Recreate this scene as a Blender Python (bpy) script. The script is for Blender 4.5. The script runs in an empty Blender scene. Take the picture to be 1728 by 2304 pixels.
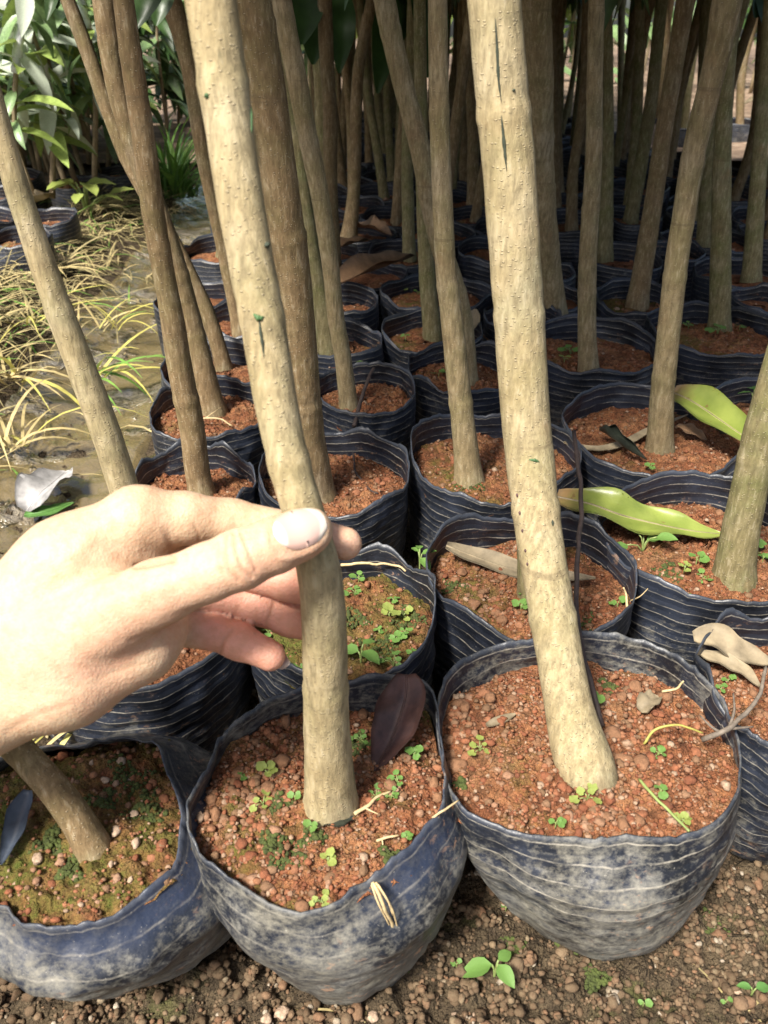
import bpy, math, random
import numpy as np
from mathutils import Vector
random.seed(7); RS = np.random.RandomState(7)
scene = bpy.context.scene
C = scene.collection
# ------------------------------------------------------------------ camera, sky, sun, exposure
F = 1865.0; CX = 864.0; CY = 1152.0; H = 0.47; PITCH = math.radians(30)
cam_d = bpy.data.cameras.new('camera'); cam = bpy.data.objects.new('camera', cam_d); C.objects.link(cam)
cam.location = (0, 0, H); cam.rotation_euler = (math.radians(90) - PITCH, 0, 0)
cam_d.sensor_fit = 'VERTICAL'; cam_d.sensor_height = 36.0; cam_d.lens = F / 2304 * 36
cam_d.clip_start = 0.01; cam_d.clip_end = 300
cam_d.dof.use_dof = True; cam_d.dof.focus_distance = 0.62; cam_d.dof.aperture_fstop = 17
scene.camera = cam
SUN_EL, SUN_AZ = math.radians(52), math.radians(215)      # azimuth clockwise from +Y: behind and to the left
world = bpy.data.worlds.new('World'); scene.world = world; world.use_nodes = True
wn = world.node_tree.nodes; wl = world.node_tree.links
sky = wn.new('ShaderNodeTexSky'); sky.sky_type = 'NISHITA'; sky.sun_disc = False
sky.sun_elevation = SUN_EL; sky.sun_rotation = SUN_AZ; sky.dust_density = 4.0; sky.air_density = 1.0
wn['Background'].inputs['Strength'].default_value = 0.08
wl.new(sky.outputs[0], wn['Background'].inputs['Color'])
sun_d = bpy.data.lights.new('sun', 'SUN'); sun_d.energy = 4.2; sun_d.angle = math.radians(11); sun_d.color = (1, 0.95, 0.87)
sun = bpy.data.objects.new('sun', sun_d); C.objects.link(sun)
sdir = Vector((math.sin(SUN_AZ) * math.cos(SUN_EL), math.cos(SUN_AZ) * math.cos(SUN_EL), math.sin(SUN_EL)))
sun.rotation_euler = sdir.to_track_quat('Z', 'Y').to_euler(); sun.location = sdir * 20
vs = scene.view_settings
vs.view_transform = 'Standard'; vs.look = 'None'; vs.exposure = 1.08; vs.gamma = 1.0; vs.use_curve_mapping = False
scene.cycles.use_denoising = True
scene.cycles.max_bounces = 8; scene.cycles.diffuse_bounces = 4; scene.cycles.transparent_max_bounces = 8

# ------------------------------------------------------------------ pixel helpers (photo pixels 1728 x 2304 -> rays)
D = 1728 / 1659.0
cp, sp_ = math.cos(PITCH), math.sin(PITCH)
RIGHT = np.array([1., 0, 0]); FWD = np.array([0, cp, -sp_]); UP = np.array([0, sp_, cp]); CAM = np.array([0, 0, H])
def ray(x, y):
    return RIGHT * ((x - CX) / F) + FWD + UP * ((CY - y) / F)
def on_z(x, y, z):
    d = ray(x, y); return CAM + d * ((z - H) / d[2])
def at_depth(x, y, t): return CAM + ray(x, y) * t
def depth(p): return float((np.asarray(p) - CAM) @ FWD)
def on_lean(x, y, p0, lean):
    d = ray(x, y); t = (p0[1] - lean * (H - p0[2])) / (d[1] + lean * d[2]); return CAM + d * t
def dd(pts): return [(a * D, b * D) + tuple(r) for a, b, *r in pts]

# ------------------------------------------------------------------ noise
def _h(ix, iy, iz, s):
    n = (ix * 374761393 + iy * 668265263 + iz * 2147483647 + s * 974634777).astype(np.int64) & 0xffffffff
    n = ((n ^ (n >> 13)) * 1274126177) & 0xffffffff
    n = ((n ^ (n >> 16)) * 2246822519) & 0xffffffff
    return ((n ^ (n >> 15)) & 0xffff) / 32767.5 - 1.0
def vnoise(P, scale, seed=0):
    p = np.asarray(P, float) * scale
    i = np.floor(p).astype(np.int64); f = p - i; u = f * f * f * (f * (f * 6 - 15) + 10)
    r = 0
    for a in (0, 1):
        wa = u[..., 0] if a else 1 - u[..., 0]
        for b in (0, 1):
            wb = u[..., 1] if b else 1 - u[..., 1]
            for c in (0, 1):
                wc = u[..., 2] if c else 1 - u[..., 2]
                r = r + wa * wb * wc * _h(i[..., 0] + a, i[..., 1] + b, i[..., 2] + c, seed)
    return r
def fbm(P, scale, octv=3, seed=0):
    r = 0; a = 1.0
    for k in range(octv):
        r = r + a * vnoise(P, scale * 2 ** k, seed + k * 17); a *= 0.5
    return r
def n1(t, seed):      # periodic-safe 1d noise over an angle
    t = np.asarray(t); return vnoise(np.stack([np.cos(t), np.sin(t), np.zeros_like(t) + seed * 3.7], -1), 1.0, seed)

# ------------------------------------------------------------------ mesh / object helpers
def mesh_np(name, V, Fq, smooth=True, uv=None, attrs=None):
    me = bpy.data.meshes.new(name)
    V = np.asarray(V, np.float32); 
    if isinstance(Fq, np.ndarray):
        k = Fq.shape[1]; nf = len(Fq)
        me.vertices.add(len(V)); me.vertices.foreach_set('co', V.ravel())
        me.loops.add(nf * k); me.loops.foreach_set('vertex_index', Fq.astype(np.int32).ravel())
        me.polygons.add(nf); me.polygons.foreach_set('loop_start', np.arange(0, nf * k, k, dtype=np.int32))
        me.update(calc_edges=True)
    else:
        me.from_pydata([tuple(v) for v in V.tolist()], [], [tuple(f) for f in Fq]); me.update()
    if smooth: me.polygons.foreach_set('use_smooth', np.ones(len(me.polygons), bool))
    if uv is not None:
        li = np.zeros(len(me.loops), np.int32); me.loops.foreach_get('vertex_index', li)
        ul = me.uv_layers.new(name='UVMap'); ul.data.foreach_set('uv', np.asarray(uv, np.float32)[li].ravel())
    for n, a in (attrs or {}).items():
        at = me.attributes.new(n, 'FLOAT', 'POINT'); at.data.foreach_set('value', np.asarray(a, np.float32))
    me.validate()
    return me
def ob(name, me, mat=None, parent=None, loc=None):
    o = bpy.data.objects.new(name, me); C.objects.link(o)
    if me is not None and mat is not None and not me.materials: me.materials.append(mat)
    if parent is not None: o.parent = parent
    if loc is not None: o.location = loc
    return o
def tag(o, label, cat, group=None):
    o['label'] = label; o['category'] = cat
    if group: o['group'] = group
    return o
def thing(name, label, cat, loc, group=None):
    o = bpy.data.objects.new(name, None); C.objects.link(o); o.empty_display_size = 0.02; o.location = loc
    return tag(o, label, cat, group)
def grid_faces(nu, nv, wrap=False):
    i, j = np.meshgrid(np.arange(nu - (0 if wrap else 1)), np.arange(nv - 1), indexing='ij')
    i2 = (i + 1) % nu
    return np.stack([i * nv + j, i2 * nv + j, i2 * nv + j + 1, i * nv + j + 1], -1).reshape(-1, 4)
def catmull(P, n):
    P = np.asarray(P, float); Q = np.vstack([2 * P[0] - P[1], P, 2 * P[-1] - P[-2]])
    seg = np.linalg.norm(np.diff(P[:, :3], axis=0), axis=1); L = np.concatenate([[0], np.cumsum(seg)])
    out = []
    for s in np.linspace(0, L[-1], n):
        k = min(max(np.searchsorted(L, s, side='right') - 1, 0), len(P) - 2); t = (s - L[k]) / max(seg[k], 1e-9)
        a, b, c, d = Q[k:k + 4]
        out.append(0.5 * ((2 * b) + (c - a) * t + (2 * a - 5 * b + 4 * c - d) * t * t + (3 * b - a - 3 * c + d) * t ** 3))
    return np.array(out)
def frames(P):
    T = np.gradient(P, axis=0); T /= np.linalg.norm(T, axis=1)[:, None]
    ref = np.array([1., 0.13, 0.07]) if abs(T[0][0]) < 0.8 else np.array([0., 1., 0.1])
    U = np.zeros_like(P); 
    u = ref - T[0] * (ref @ T[0])
    for k in range(len(P)):
        u = u - T[k] * (u @ T[k]); u = u / np.linalg.norm(u); U[k] = u
    return T, U, np.cross(T, U)
def tube(P, R, ns=12, cap=True, wob=0.0, seed=0):
    P = np.asarray(P, float); R = np.asarray(R, float); n = len(P)
    T, U, W = frames(P); a = np.arange(ns) * 2 * math.pi / ns
    ring = np.cos(a)[None, :, None] * U[:, None] + np.sin(a)[None, :, None] * W[:, None]
    rr = np.repeat(R[:, None], ns, 1)
    if wob > 0:
        X = P[:, None] + ring * rr[..., None]
        rr = rr * (1 + wob * fbm(X, 0.7 / max(R.mean(), 1e-4), 3, seed))
    V = (P[:, None] + ring * rr[..., None]).reshape(-1, 3)
    i, j = np.meshgrid(np.arange(n - 1), np.arange(ns), indexing='ij'); j2 = (j + 1) % ns
    Fq = np.stack([i * ns + j, i * ns + j2, (i + 1) * ns + j2, (i + 1) * ns + j], -1).reshape(-1, 4)
    if cap:
        V = np.vstack([V, P[0], P[-1]]); c0, c1 = len(V) - 2, len(V) - 1
        k = np.arange(ns); k2 = (k + 1) % ns
        b = np.stack([np.full(ns, c0), k2, k, k], -1)[:, :3]; t = np.stack([np.full(ns, c1), (n - 1) * ns + k, (n - 1) * ns + k2], -1)
        return V, [tuple(x) for x in Fq.tolist()] + [tuple(x) for x in b.tolist()] + [tuple(x) for x in t.tolist()]
    return V, [tuple(x) for x in Fq.tolist()]
def merge(parts):
    V = []; Fs = []; o = 0
    for v, f in parts:
        V.append(np.asarray(v, float)); Fs += [tuple(i + o for i in q) for q in f]; o += len(v)
    return np.vstack(V), Fs
_t = (1 + 5 ** 0.5) / 2
ICO_V = np.array([(-1, _t, 0), (1, _t, 0), (-1, -_t, 0), (1, -_t, 0), (0, -1, _t), (0, 1, _t), (0, -1, -_t), (0, 1, -_t), (_t, 0, -1), (_t, 0, 1), (-_t, 0, -1), (-_t, 0, 1)], float)
ICO_V /= np.linalg.norm(ICO_V[0])
ICO_F = np.array([(0, 11, 5), (0, 5, 1), (0, 1, 7), (0, 7, 10), (0, 10, 11), (1, 5, 9), (5, 11, 4), (11, 10, 2), (10, 7, 6), (7, 1, 8), (3, 9, 4), (3, 4, 2), (3, 2, 6), (3, 6, 8), (3, 8, 9), (4, 9, 5), (2, 4, 11), (6, 2, 10), (8, 6, 7), (9, 8, 1)])
def subdiv(V, Ft):
    V = V.tolist(); m = {}; out = []
    def mid(a, b):
        k = (min(a, b), max(a, b))
        if k not in m:
            p = np.array(V[a]) + np.array(V[b]); V.append((p / np.linalg.norm(p)).tolist()); m[k] = len(V) - 1
        return m[k]
    for a, b, c in Ft.tolist():
        x, y, z = mid(a, b), mid(b, c), mid(c, a); out += [(a, x, z), (b, y, x), (c, z, y), (x, y, z)]
    return np.array(V), np.array(out)
ICO2_V, ICO2_F = subdiv(ICO_V, ICO_F)
def rocks(pos, size, seed, fine=True, flat=0.75):
    """many irregular pebbles/clods in one numpy mesh"""
    rs = np.random.RandomState(seed); n = len(pos)
    BV, BF = (ICO2_V, ICO2_F) if fine else (ICO_V, ICO_F)
    sc = np.asarray(size)[:, None] * (0.75 + 0.5 * rs.rand(n, 3)); sc[:, 2] *= flat
    q = rs.randn(n, 4); q /= np.linalg.norm(q, axis=1)[:, None]; w, x, y, z = q.T
    Rm = np.stack([1 - 2 * (y * y + z * z), 2 * (x * y - z * w), 2 * (x * z + y * w), 2 * (x * y + z * w), 1 - 2 * (x * x + z * z), 2 * (y * z - x * w), 2 * (x * z - y * w), 2 * (y * z + x * w), 1 - 2 * (x * x + y * y)], -1).reshape(n, 3, 3)
    B = np.repeat(BV[None], n, 0)
    lump = 1 + 0.36 * vnoise(B + np.arange(n)[:, None, None] * 7.3, 1.6, seed) + 0.16 * vnoise(B + np.arange(n)[:, None, None] * 3.1, 3.5, seed + 5)
    V = np.einsum('nij,nkj->nki', Rm, B * lump[..., None]) * sc[:, None] + np.asarray(pos)[:, None]
    Fq = (BF[None] + (np.arange(n) * len(BV))[:, None, None]).reshape(-1, 3)
    return V.reshape(-1, 3), Fq

# ------------------------------------------------------------------ materials
class G:
    def __init__(s, name):
        s.m = bpy.data.materials.new(name); s.m.use_nodes = True; s.nt = s.m.node_tree; s.nt.nodes.clear()
        s.out = s.nt.nodes.new('ShaderNodeOutputMaterial')
        s.b = s.nt.nodes.new('ShaderNodeBsdfPrincipled'); s.nt.links.new(s.b.outputs[0], s.out.inputs[0])
        s.tc = s.nt.nodes.new('ShaderNodeTexCoord')
    def put(s, sock, v):
        if isinstance(v, bpy.types.NodeSocket): s.nt.links.new(v, sock)
        elif isinstance(v, (tuple, list)) and len(v) == 3 and sock.type == 'RGBA': sock.default_value = (*v, 1)
        else: sock.default_value = v
    def n(s, typ, ins=None, **props):
        nd = s.nt.nodes.new(typ)
        for k, v in props.items(): setattr(nd, k, v)
        for k, v in (ins or {}).items(): s.put(nd.inputs[k], v)
        return nd
    def noise(s, scale, detail=4, vec=None, rough=0.55, dist=0.0):
        return s.n('ShaderNodeTexNoise', {'Vector': vec or s.tc.outputs['Object'], 'Scale': scale, 'Detail': detail, 'Roughness': rough, 'Distortion': dist}).outputs[0]
    def scaled(s, vec, sc):
        return s.n('ShaderNodeMapping', {'Vector': vec, 'Scale': sc}).outputs[0]
    def math(s, op, a, b=0.0, clamp=False):
        nd = s.n('ShaderNodeMath', {0: a, 1: b}, operation=op); nd.use_clamp = clamp; return nd.outputs[0]
    def ramp(s, fac, stops, interp='LINEAR'):
        nd = s.n('ShaderNodeValToRGB', {'Fac': fac}); r = nd.color_ramp; r.interpolation = interp
        while len(r.elements) < len(stops): r.elements.new(0.5)
        for e, (p, c) in zip(r.elements, stops):
            e.position = p; e.color = (*c, 1) if isinstance(c, tuple) else (c, c, c, 1)
        return nd.outputs[0]
    def mix(s, fac, a, b, blend='MIX'):
        nd = s.n('ShaderNodeMix', {0: fac, 6: a, 7: b}, data_type='RGBA', blend_type=blend); return nd.outputs[2]
    def bump(s, h, strength=0.5, dist=0.001, prev=None):
        i = {'Height': h, 'Strength': strength, 'Distance': dist}
        if prev: i['Normal'] = prev
        return s.n('ShaderNodeBump', i).outputs[0]
    def crumbs(s, scale, strength, dist, prev=None):
        v = s.n('ShaderNodeTexVoronoi', {'Vector': s.tc.outputs['Object'], 'Scale': scale, 'Detail': 1.5, 'Roughness': 0.6}).outputs['Distance']
        return s.bump(s.math('SUBTRACT', 1.0, v), strength, dist, prev)
    def fin(s, color, rough=0.6, normal=None, **kw):
        s.put(s.b.inputs['Base Color'], color); s.put(s.b.inputs['Roughness'], rough)
        if normal: s.put(s.b.inputs['Normal'], normal)
        for k, v in kw.items(): s.put(s.b.inputs[k.replace('_', ' ')], v)
        return s.m

def bark_mat(name, c1, c2, c3, moss=0.0):
    g = G(name); o = g.tc.outputs['Object']; rnd = g.n('ShaderNodeObjectInfo').outputs['Random']
    st = g.scaled(o, (1, 1, 0.22)); fl = g.scaled(o, (1, 1, 1.8))
    a = g.noise(34, 6, o, 0.65); b = g.noise(300, 6, st, 0.7)
    col = g.ramp(a, [(0.28, c1), (0.5, c2), (0.72, c3)])
    greys = g.noise(15, 4, g.scaled(o, (1, 1, 0.5)), 0.6)
    col = g.mix(g.ramp(greys, [(0.54, 0.0), (0.70, 0.42)]), col, (0.38, 0.35, 0.28))
    if moss: col = g.mix(g.math('MULTIPLY', g.ramp(g.noise(26, 6, o, 0.65), [(0.46, 0.0), (0.62, 1.0)]), moss), col, (0.14, 0.16, 0.05))
    rust = g.ramp(g.noise(21, 5, g.scaled(o, (1, 1, 0.7)), 0.65), [(0.58, 0.0), (0.70, 0.5)])
    col = g.mix(rust, col, (0.27, 0.15, 0.075))
    col = g.mix(g.ramp(b, [(0.34, 0.75), (0.56, 0.0)]), col, tuple(x * 0.42 for x in c2))
    col = g.mix(g.ramp(b, [(0.56, 0.0), (0.72, 0.55)]), col, (0.55, 0.48, 0.34))
    vo = g.n('ShaderNodeTexVoronoi', {'Vector': fl, 'Scale': 360.0, 'Randomness': 1.0})
    pick = g.n('ShaderNodeTexWhiteNoise', {'Vector': vo.outputs['Position']}).outputs[0]
    dot = g.math('MULTIPLY', g.ramp(vo.outputs['Distance'], [(0.10, 1.0), (0.30, 0.0)]), g.math('GREATER_THAN', pick, 0.5))
    drk = g.math('MULTIPLY', g.ramp(vo.outputs['Distance'], [(0.10, 1.0), (0.26, 0.0)]), g.math('LESS_THAN', pick, 0.12))
    col = g.mix(g.math('MULTIPLY', dot, 0.6), col, (0.56, 0.47, 0.31))
    col = g.mix(g.math('MULTIPLY', drk, 0.6), col, (0.09, 0.065, 0.04))
    ringw = g.ramp(g.noise(50, 2, g.scaled(o, (0.08, 0.08, 1.6))), [(0.66, 0.0), (0.69, 1.0), (0.72, 0.0)])
    col = g.mix(g.math('MULTIPLY', ringw, 0.45), col, (0.13, 0.095, 0.055))
    crk = g.ramp(g.noise(120, 3, g.scaled(o, (1, 1, 0.07))), [(0.70, 0.0), (0.74, 1.0)])
    col = g.mix(g.math('MULTIPLY', crk, 0.5), col, (0.05, 0.055, 0.03))
    val = g.n('ShaderNodeHueSaturation', {'Value': g.math('ADD', g.math('MULTIPLY', rnd, 0.35), 0.82), 'Color': col}).outputs[0]
    nb = g.bump(dot, 0.9, 0.0006); nb = g.bump(b, 0.8, 0.0012, nb); nb = g.bump(g.noise(90, 5, o), 0.5, 0.0016, nb)
    return g.fin(val, 0.8, nb, Specular_IOR_Level=0.2)
M = {}
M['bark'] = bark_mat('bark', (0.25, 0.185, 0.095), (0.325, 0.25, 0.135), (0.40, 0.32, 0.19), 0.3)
M['bark_pale'] = bark_mat('bark_pale', (0.35, 0.27, 0.14), (0.44, 0.355, 0.20), (0.52, 0.435, 0.27), 0.25)  # lighter bark; the front trunks' overexposed look is put into this colour
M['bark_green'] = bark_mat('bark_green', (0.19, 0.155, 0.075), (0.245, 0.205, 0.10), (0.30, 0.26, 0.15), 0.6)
M['bark_brown'] = bark_mat('bark_brown', (0.19, 0.125, 0.065), (0.25, 0.175, 0.09), (0.30, 0.225, 0.13), 0.25)

def bag_mat(name, rib_low, nrib, dust, ribs=1.0):
    g = G(name); o = g.tc.outputs['Object']; rnd = g.n('ShaderNodeObjectInfo').outputs['Random']
    lip = g.n('ShaderNodeAttribute', attribute_name='lip').outputs['Fac']
    sep = g.n('ShaderNodeSeparateXYZ', {0: g.tc.outputs['UV']}); u, v = sep.outputs[0], sep.outputs[1]
    wv = g.math('ADD', v, g.math('MULTIPLY', g.math('SUBTRACT', g.noise(7, 1, o), 0.5), 0.035))
    wv = g.math('ADD', wv, g.math('MULTIPLY', g.math('SUBTRACT', g.noise(60, 3, o), 0.5), 0.007))
    ph = g.math('FRACT', g.math('MULTIPLY', wv, nrib))
    ab = g.math('ABSOLUTE', g.math('SUBTRACT', ph, 0.5))
    line = g.ramp(ab, [(0.02, 1.0), (0.07, 0.0)])
    fold = g.ramp(ab, [(0.0, 1.0), (0.5, 0.0)])
    brk = g.ramp(g.noise(38, 6, g.scaled(o, (1, 1, 3)), 0.7), [(0.35, 0.0), (0.56, 1.0)])
    brk = g.math('MULTIPLY', brk, g.ramp(g.noise(400, 4, o), [(0.3, 0.35), (0.55, 1.0)]))
    msk = g.math('MULTIPLY', g.ramp(v, [(rib_low - 0.04, 0.0), (rib_low, 1.0)]), ribs)
    line = g.math('MULTIPLY', g.math('MULTIPLY', line, brk), msk)
    base = g.mix(g.ramp(g.noise(22, 4, o), [(0.35, 0.0), (0.7, 1.0)]), (0.0085, 0.010, 0.014), (0.030, 0.037, 0.056))
    base = g.mix(lip, base, (0.022, 0.030, 0.055))
    fade = g.math('MULTIPLY', g.ramp(v, [(0.0, 1.0), (0.55, 0.75), (0.95, 0.30)]), g.math('SUBTRACT', 1.0, g.math('MULTIPLY', lip, 0.8)))
    nz = g.math('ADD', g.math('MULTIPLY', g.noise(20, 8, o, 0.65), 0.75), g.math('MULTIPLY', g.noise(170, 8, g.scaled(o, (1, 1, 1.6)), 0.75), 0.9))
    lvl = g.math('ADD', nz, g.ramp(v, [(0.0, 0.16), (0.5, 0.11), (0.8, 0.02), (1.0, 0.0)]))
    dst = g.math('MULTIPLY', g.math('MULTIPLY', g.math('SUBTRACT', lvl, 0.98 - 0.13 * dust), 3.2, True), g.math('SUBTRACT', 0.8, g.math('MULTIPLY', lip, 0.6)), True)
    col = g.mix(dst, base, g.mix(g.noise(30, 3, o), (0.27, 0.235, 0.15), (0.29, 0.29, 0.27)))
    spl = g.math('MULTIPLY', g.ramp(g.noise(110, 6, g.scaled(o, (1, 1, 2)), 0.7), [(0.58, 0.0), (0.64, 1.0)]), g.ramp(g.noise(9, 3, o), [(0.48, 0.0), (0.60, 1.0)]))
    col = g.mix(g.math('MULTIPLY', spl, 0.75), col, (0.42, 0.25, 0.15))
    spk = g.math('GREATER_THAN', g.noise(700, 2, o), 0.72)
    col = g.mix(g.math('MULTIPLY', spk, 0.45), col, (0.35, 0.33, 0.28))
    col = g.mix(g.math('MULTIPLY', line, 0.75), col, (0.36, 0.33, 0.27))
    col = g.mix(g.ramp(v, [(0.965, 0.0), (0.995, 0.25)]), col, (0.10, 0.11, 0.125))  # edge highlight along the rim, painted in as a lighter tone
    rough = g.math('ADD', g.math('MULTIPLY', dst, 0.4), g.math('ADD', 0.30, g.math('MULTIPLY', g.noise(60, 3, o), 0.22)))
    nb = g.bump(g.noise(30, 5, o, 0.6), 0.4, 0.004); nb = g.bump(g.math('MULTIPLY', fold, msk), 0.45, 0.0010, nb)
    nb = g.bump(g.noise(55, 3, g.scaled(o, (1.5, 1.5, 0.25))), 0.35, 0.003, nb); nb = g.bump(g.noise(420, 3, o), 0.3, 0.0006, nb)
    return g.fin(col, rough, nb, Specular_IOR_Level=0.5)
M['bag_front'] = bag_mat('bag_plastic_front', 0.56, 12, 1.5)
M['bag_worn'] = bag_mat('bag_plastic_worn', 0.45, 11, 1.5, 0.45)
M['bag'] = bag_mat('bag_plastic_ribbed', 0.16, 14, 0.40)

def soil_mat(name, moss, brown=0.4):
    g = G(name); o = g.tc.outputs['Object']
    a = g.noise(30, 6, o, 0.65); b = g.noise(170, 6, o, 0.7); c = g.noise(14, 4, o, 0.6)
    col = g.ramp(a, [(0.30, (0.12, 0.055, 0.028)), (0.44, (0.28, 0.105, 0.046)), (0.58, (0.38, 0.175, 0.078)), (0.74, (0.36, 0.20, 0.10))])
    col = g.mix(g.ramp(b, [(0.38, 0.75), (0.58, 0.0)]), col, (0.07, 0.032, 0.018))
    col = g.mix(g.ramp(b, [(0.60, 0.0), (0.75, 0.7)]), col, (0.46, 0.28, 0.16))
    col = g.mix(g.math('MULTIPLY', g.ramp(c, [(0.45, 0.0), (0.62, 1.0)]), brown), col, (0.14, 0.075, 0.035))
    mm = g.math('MULTIPLY', g.ramp(g.noise(17, 6, g.scaled(o, (1, 1, 1)), 0.7), [(0.60 - 0.22 * moss, 0.0), (0.70 - 0.15 * moss, 1.0)]), g.ramp(b, [(0.25, 0.2), (0.55, 1.0)]))
    col = g.mix(g.math('MULTIPLY', mm, min(1, 0.35 + moss)), col, g.mix(g.noise(300, 3, o), (0.045, 0.055, 0.012), (0.15, 0.17, 0.03)))
    nb = g.crumbs(330, 0.9, 0.003); nb = g.bump(b, 0.8, 0.003, nb); nb = g.bump(g.noise(700, 4, o), 0.6, 0.001, nb)
    return g.fin(col, 0.9, nb, Specular_IOR_Level=0.2)
M['soil'] = soil_mat('red_soil', 0.18); M['soil_moss'] = soil_mat('mossy_soil', 0.8, 0.75); M['soil_half'] = soil_mat('half_mossy_soil', 0.5, 0.5); M['soil_olive'] = soil_mat('olive_mossy_soil', 1.0, 0.8)

def rock_mat(name, stops, rough=0.85):
    g = G(name); geo = g.n('ShaderNodeNewGeometry'); r = geo.outputs['Random Per Island']; o = g.tc.outputs['Object']
    col = g.ramp(r, stops, 'LINEAR')
    col = g.mix(g.ramp(g.noise(420, 5, o, 0.7), [(0.35, 0.55), (0.65, 0.0)]), col, (0.09, 0.045, 0.025))
    return g.fin(col, rough, g.bump(g.noise(500, 5, o, 0.7), 0.8, 0.0012), Specular_IOR_Level=0.25)
M['pebbles'] = rock_mat('red_gravel', [(0.0, (0.19, 0.065, 0.032)), (0.22, (0.29, 0.105, 0.05)), (0.48, (0.36, 0.165, 0.085)), (0.66, (0.20, 0.12, 0.065)), (0.86, (0.36, 0.20, 0.12)), (0.995, (0.44, 0.32, 0.22))])
M['clods'] = rock_mat('brown_clods', [(0.0, (0.085, 0.060, 0.034)), (0.4, (0.14, 0.10, 0.058)), (0.7, (0.18, 0.13, 0.078)), (0.84, (0.22, 0.125, 0.07)), (0.96, (0.23, 0.18, 0.11)), (0.998, (0.45, 0.39, 0.30))])
M['pale_stone'] = rock_mat('pale_stone', [(0.0, (0.55, 0.45, 0.34)), (0.5, (0.52, 0.36, 0.24)), (1.0, (0.60, 0.55, 0.46))])

def plain(name, col, rough=0.6, var=0.3, scale=120, trans=0.0, **kw):
    g = G(name); o = g.tc.outputs['Object']
    c = g.mix(g.ramp(g.noise(scale, 5, o, 0.65), [(0.3, 0.0), (0.7, 1.0)]), tuple(x * (1 - var) for x in col), tuple(min(1, x * (1 + var)) for x in col))
    m = g.fin(c, rough, g.bump(g.noise(scale * 3, 4, o), 0.3, 0.0006), **kw)
    if trans:
        t = g.n('ShaderNodeBsdfTranslucent', {'Color': c}); mx = g.n('ShaderNodeMixShader', {0: trans, 1: g.b.outputs[0], 2: t.outputs[0]})
        g.nt.links.new(mx.outputs[0], g.out.inputs[0])
    return m
M['moss'] = plain('moss_green', (0.05, 0.065, 0.012), 0.9, 0.5, 300)
M['weed'] = plain('weed_leaf', (0.15, 0.28, 0.065), 0.45, 0.2, 200, 0.25)
M['weed_yellow'] = plain('weed_leaf_yellow', (0.29, 0.35, 0.085), 0.5, 0.2, 200, 0.25)
M['weed_dark'] = plain('weed_leaf_dark', (0.11, 0.24, 0.06), 0.4, 0.2, 200, 0.2)
M['stem'] = plain('weed_stem', (0.22, 0.28, 0.09), 0.5)
M['straw'] = plain('dry_straw', (0.46, 0.37, 0.17), 0.7, 0.35, 60, 0.15)
M['straw_dull'] = plain('old_straw', (0.24, 0.20, 0.09), 0.8, 0.4, 60)
M['grass'] = plain('grass_green', (0.17, 0.33, 0.06), 0.5, 0.3, 60, 0.25)
M['grass_yellow'] = plain('grass_yellow', (0.50, 0.46, 0.12), 0.5, 0.3, 40, 0.25)
M['canopy'] = plain('canopy_leaf', (0.035, 0.075, 0.018), 0.4, 0.35, 30, 0.12)
M['pale_leaf'] = plain('pale_seedling_leaf', (0.19, 0.29, 0.12), 0.33, 0.35, 25, 0.2, Specular_IOR_Level=0.6)  # glossy leaf; part of its sky sheen is painted in as paler green
M['bright_leaf'] = plain('bright_seedling_leaf', (0.30, 0.40, 0.10), 0.4, 0.3, 25, 0.25)
M['glare_leaf'] = plain('glare_white_leaf', (0.50, 0.56, 0.44), 0.5, 0.2, 60, 0.15)  # leaf blown out by the sky; its glare is put into the colour
M['thin_stem'] = plain('thin_stem_bark', (0.26, 0.20, 0.12), 0.7, 0.3, 80)
M['white_wrap'] = plain('white_tape', (0.75, 0.76, 0.78), 0.5, 0.15, 200)
M['tan_leaf'] = plain('dry_tan_leaf', (0.25, 0.20, 0.125), 0.7, 0.4, 60, 0.08)
M['brown_leaf'] = plain('dry_brown_leaf', (0.20, 0.12, 0.065), 0.55, 0.4, 50)
M['maroon_leaf'] = plain('maroon_leaf', (0.075, 0.036, 0.028), 0.5, 0.6, 70)
M['grey_leaf'] = plain('grey_leaf', (0.34, 0.33, 0.32), 0.45, 0.4, 60)
M['black_leaf'] = plain('blackened_leaf', (0.025, 0.03, 0.022), 0.45, 0.6, 90)
M['twig'] = plain('dark_twig', (0.045, 0.03, 0.025), 0.7, 0.4, 200)
M['grey_twig'] = plain('grey_twig', (0.16, 0.13, 0.10), 0.7, 0.4, 200)
M['root'] = plain('pale_root', (0.50, 0.38, 0.20), 0.7, 0.3, 200)
M['scar'] = plain('bark_scar_dark', (0.035, 0.045, 0.028), 0.8, 0.4, 300)
M['scar_green'] = plain('bark_scar_green', (0.06, 0.13, 0.045), 0.7, 0.4, 300)
M['scar_purple'] = plain('bark_scar_purple', (0.09, 0.045, 0.045), 0.7, 0.4, 300)
M['plastic_strip'] = plain('torn_blue_plastic', (0.06, 0.075, 0.10), 0.35, 0.6, 60)
g = G('fallen_green_leaf'); o_ = g.tc.outputs['UV']; su = g.n('ShaderNodeSeparateXYZ', {0: o_})
cc = g.mix(g.ramp(g.noise(35, 4), [(0.35, 0.0), (0.65, 1.0)]), (0.15, 0.195, 0.035), (0.235, 0.28, 0.06))
cc = g.mix(g.ramp(g.math('ADD', su.outputs[0], g.math('MULTIPLY', g.noise(60, 4), 0.25)), [(0.16, 1.0), (0.34, 0.0)]), cc, (0.27, 0.17, 0.07))
cc = g.mix(g.ramp(g.noise(110, 4), [(0.66, 0.0), (0.70, 0.8)]), cc, (0.16, 0.09, 0.035))
vein = g.ramp(g.math('ABSOLUTE', g.math('SUBTRACT', su.outputs[1], 0.5)), [(0.015, 1.0), (0.04, 0.0)])
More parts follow.
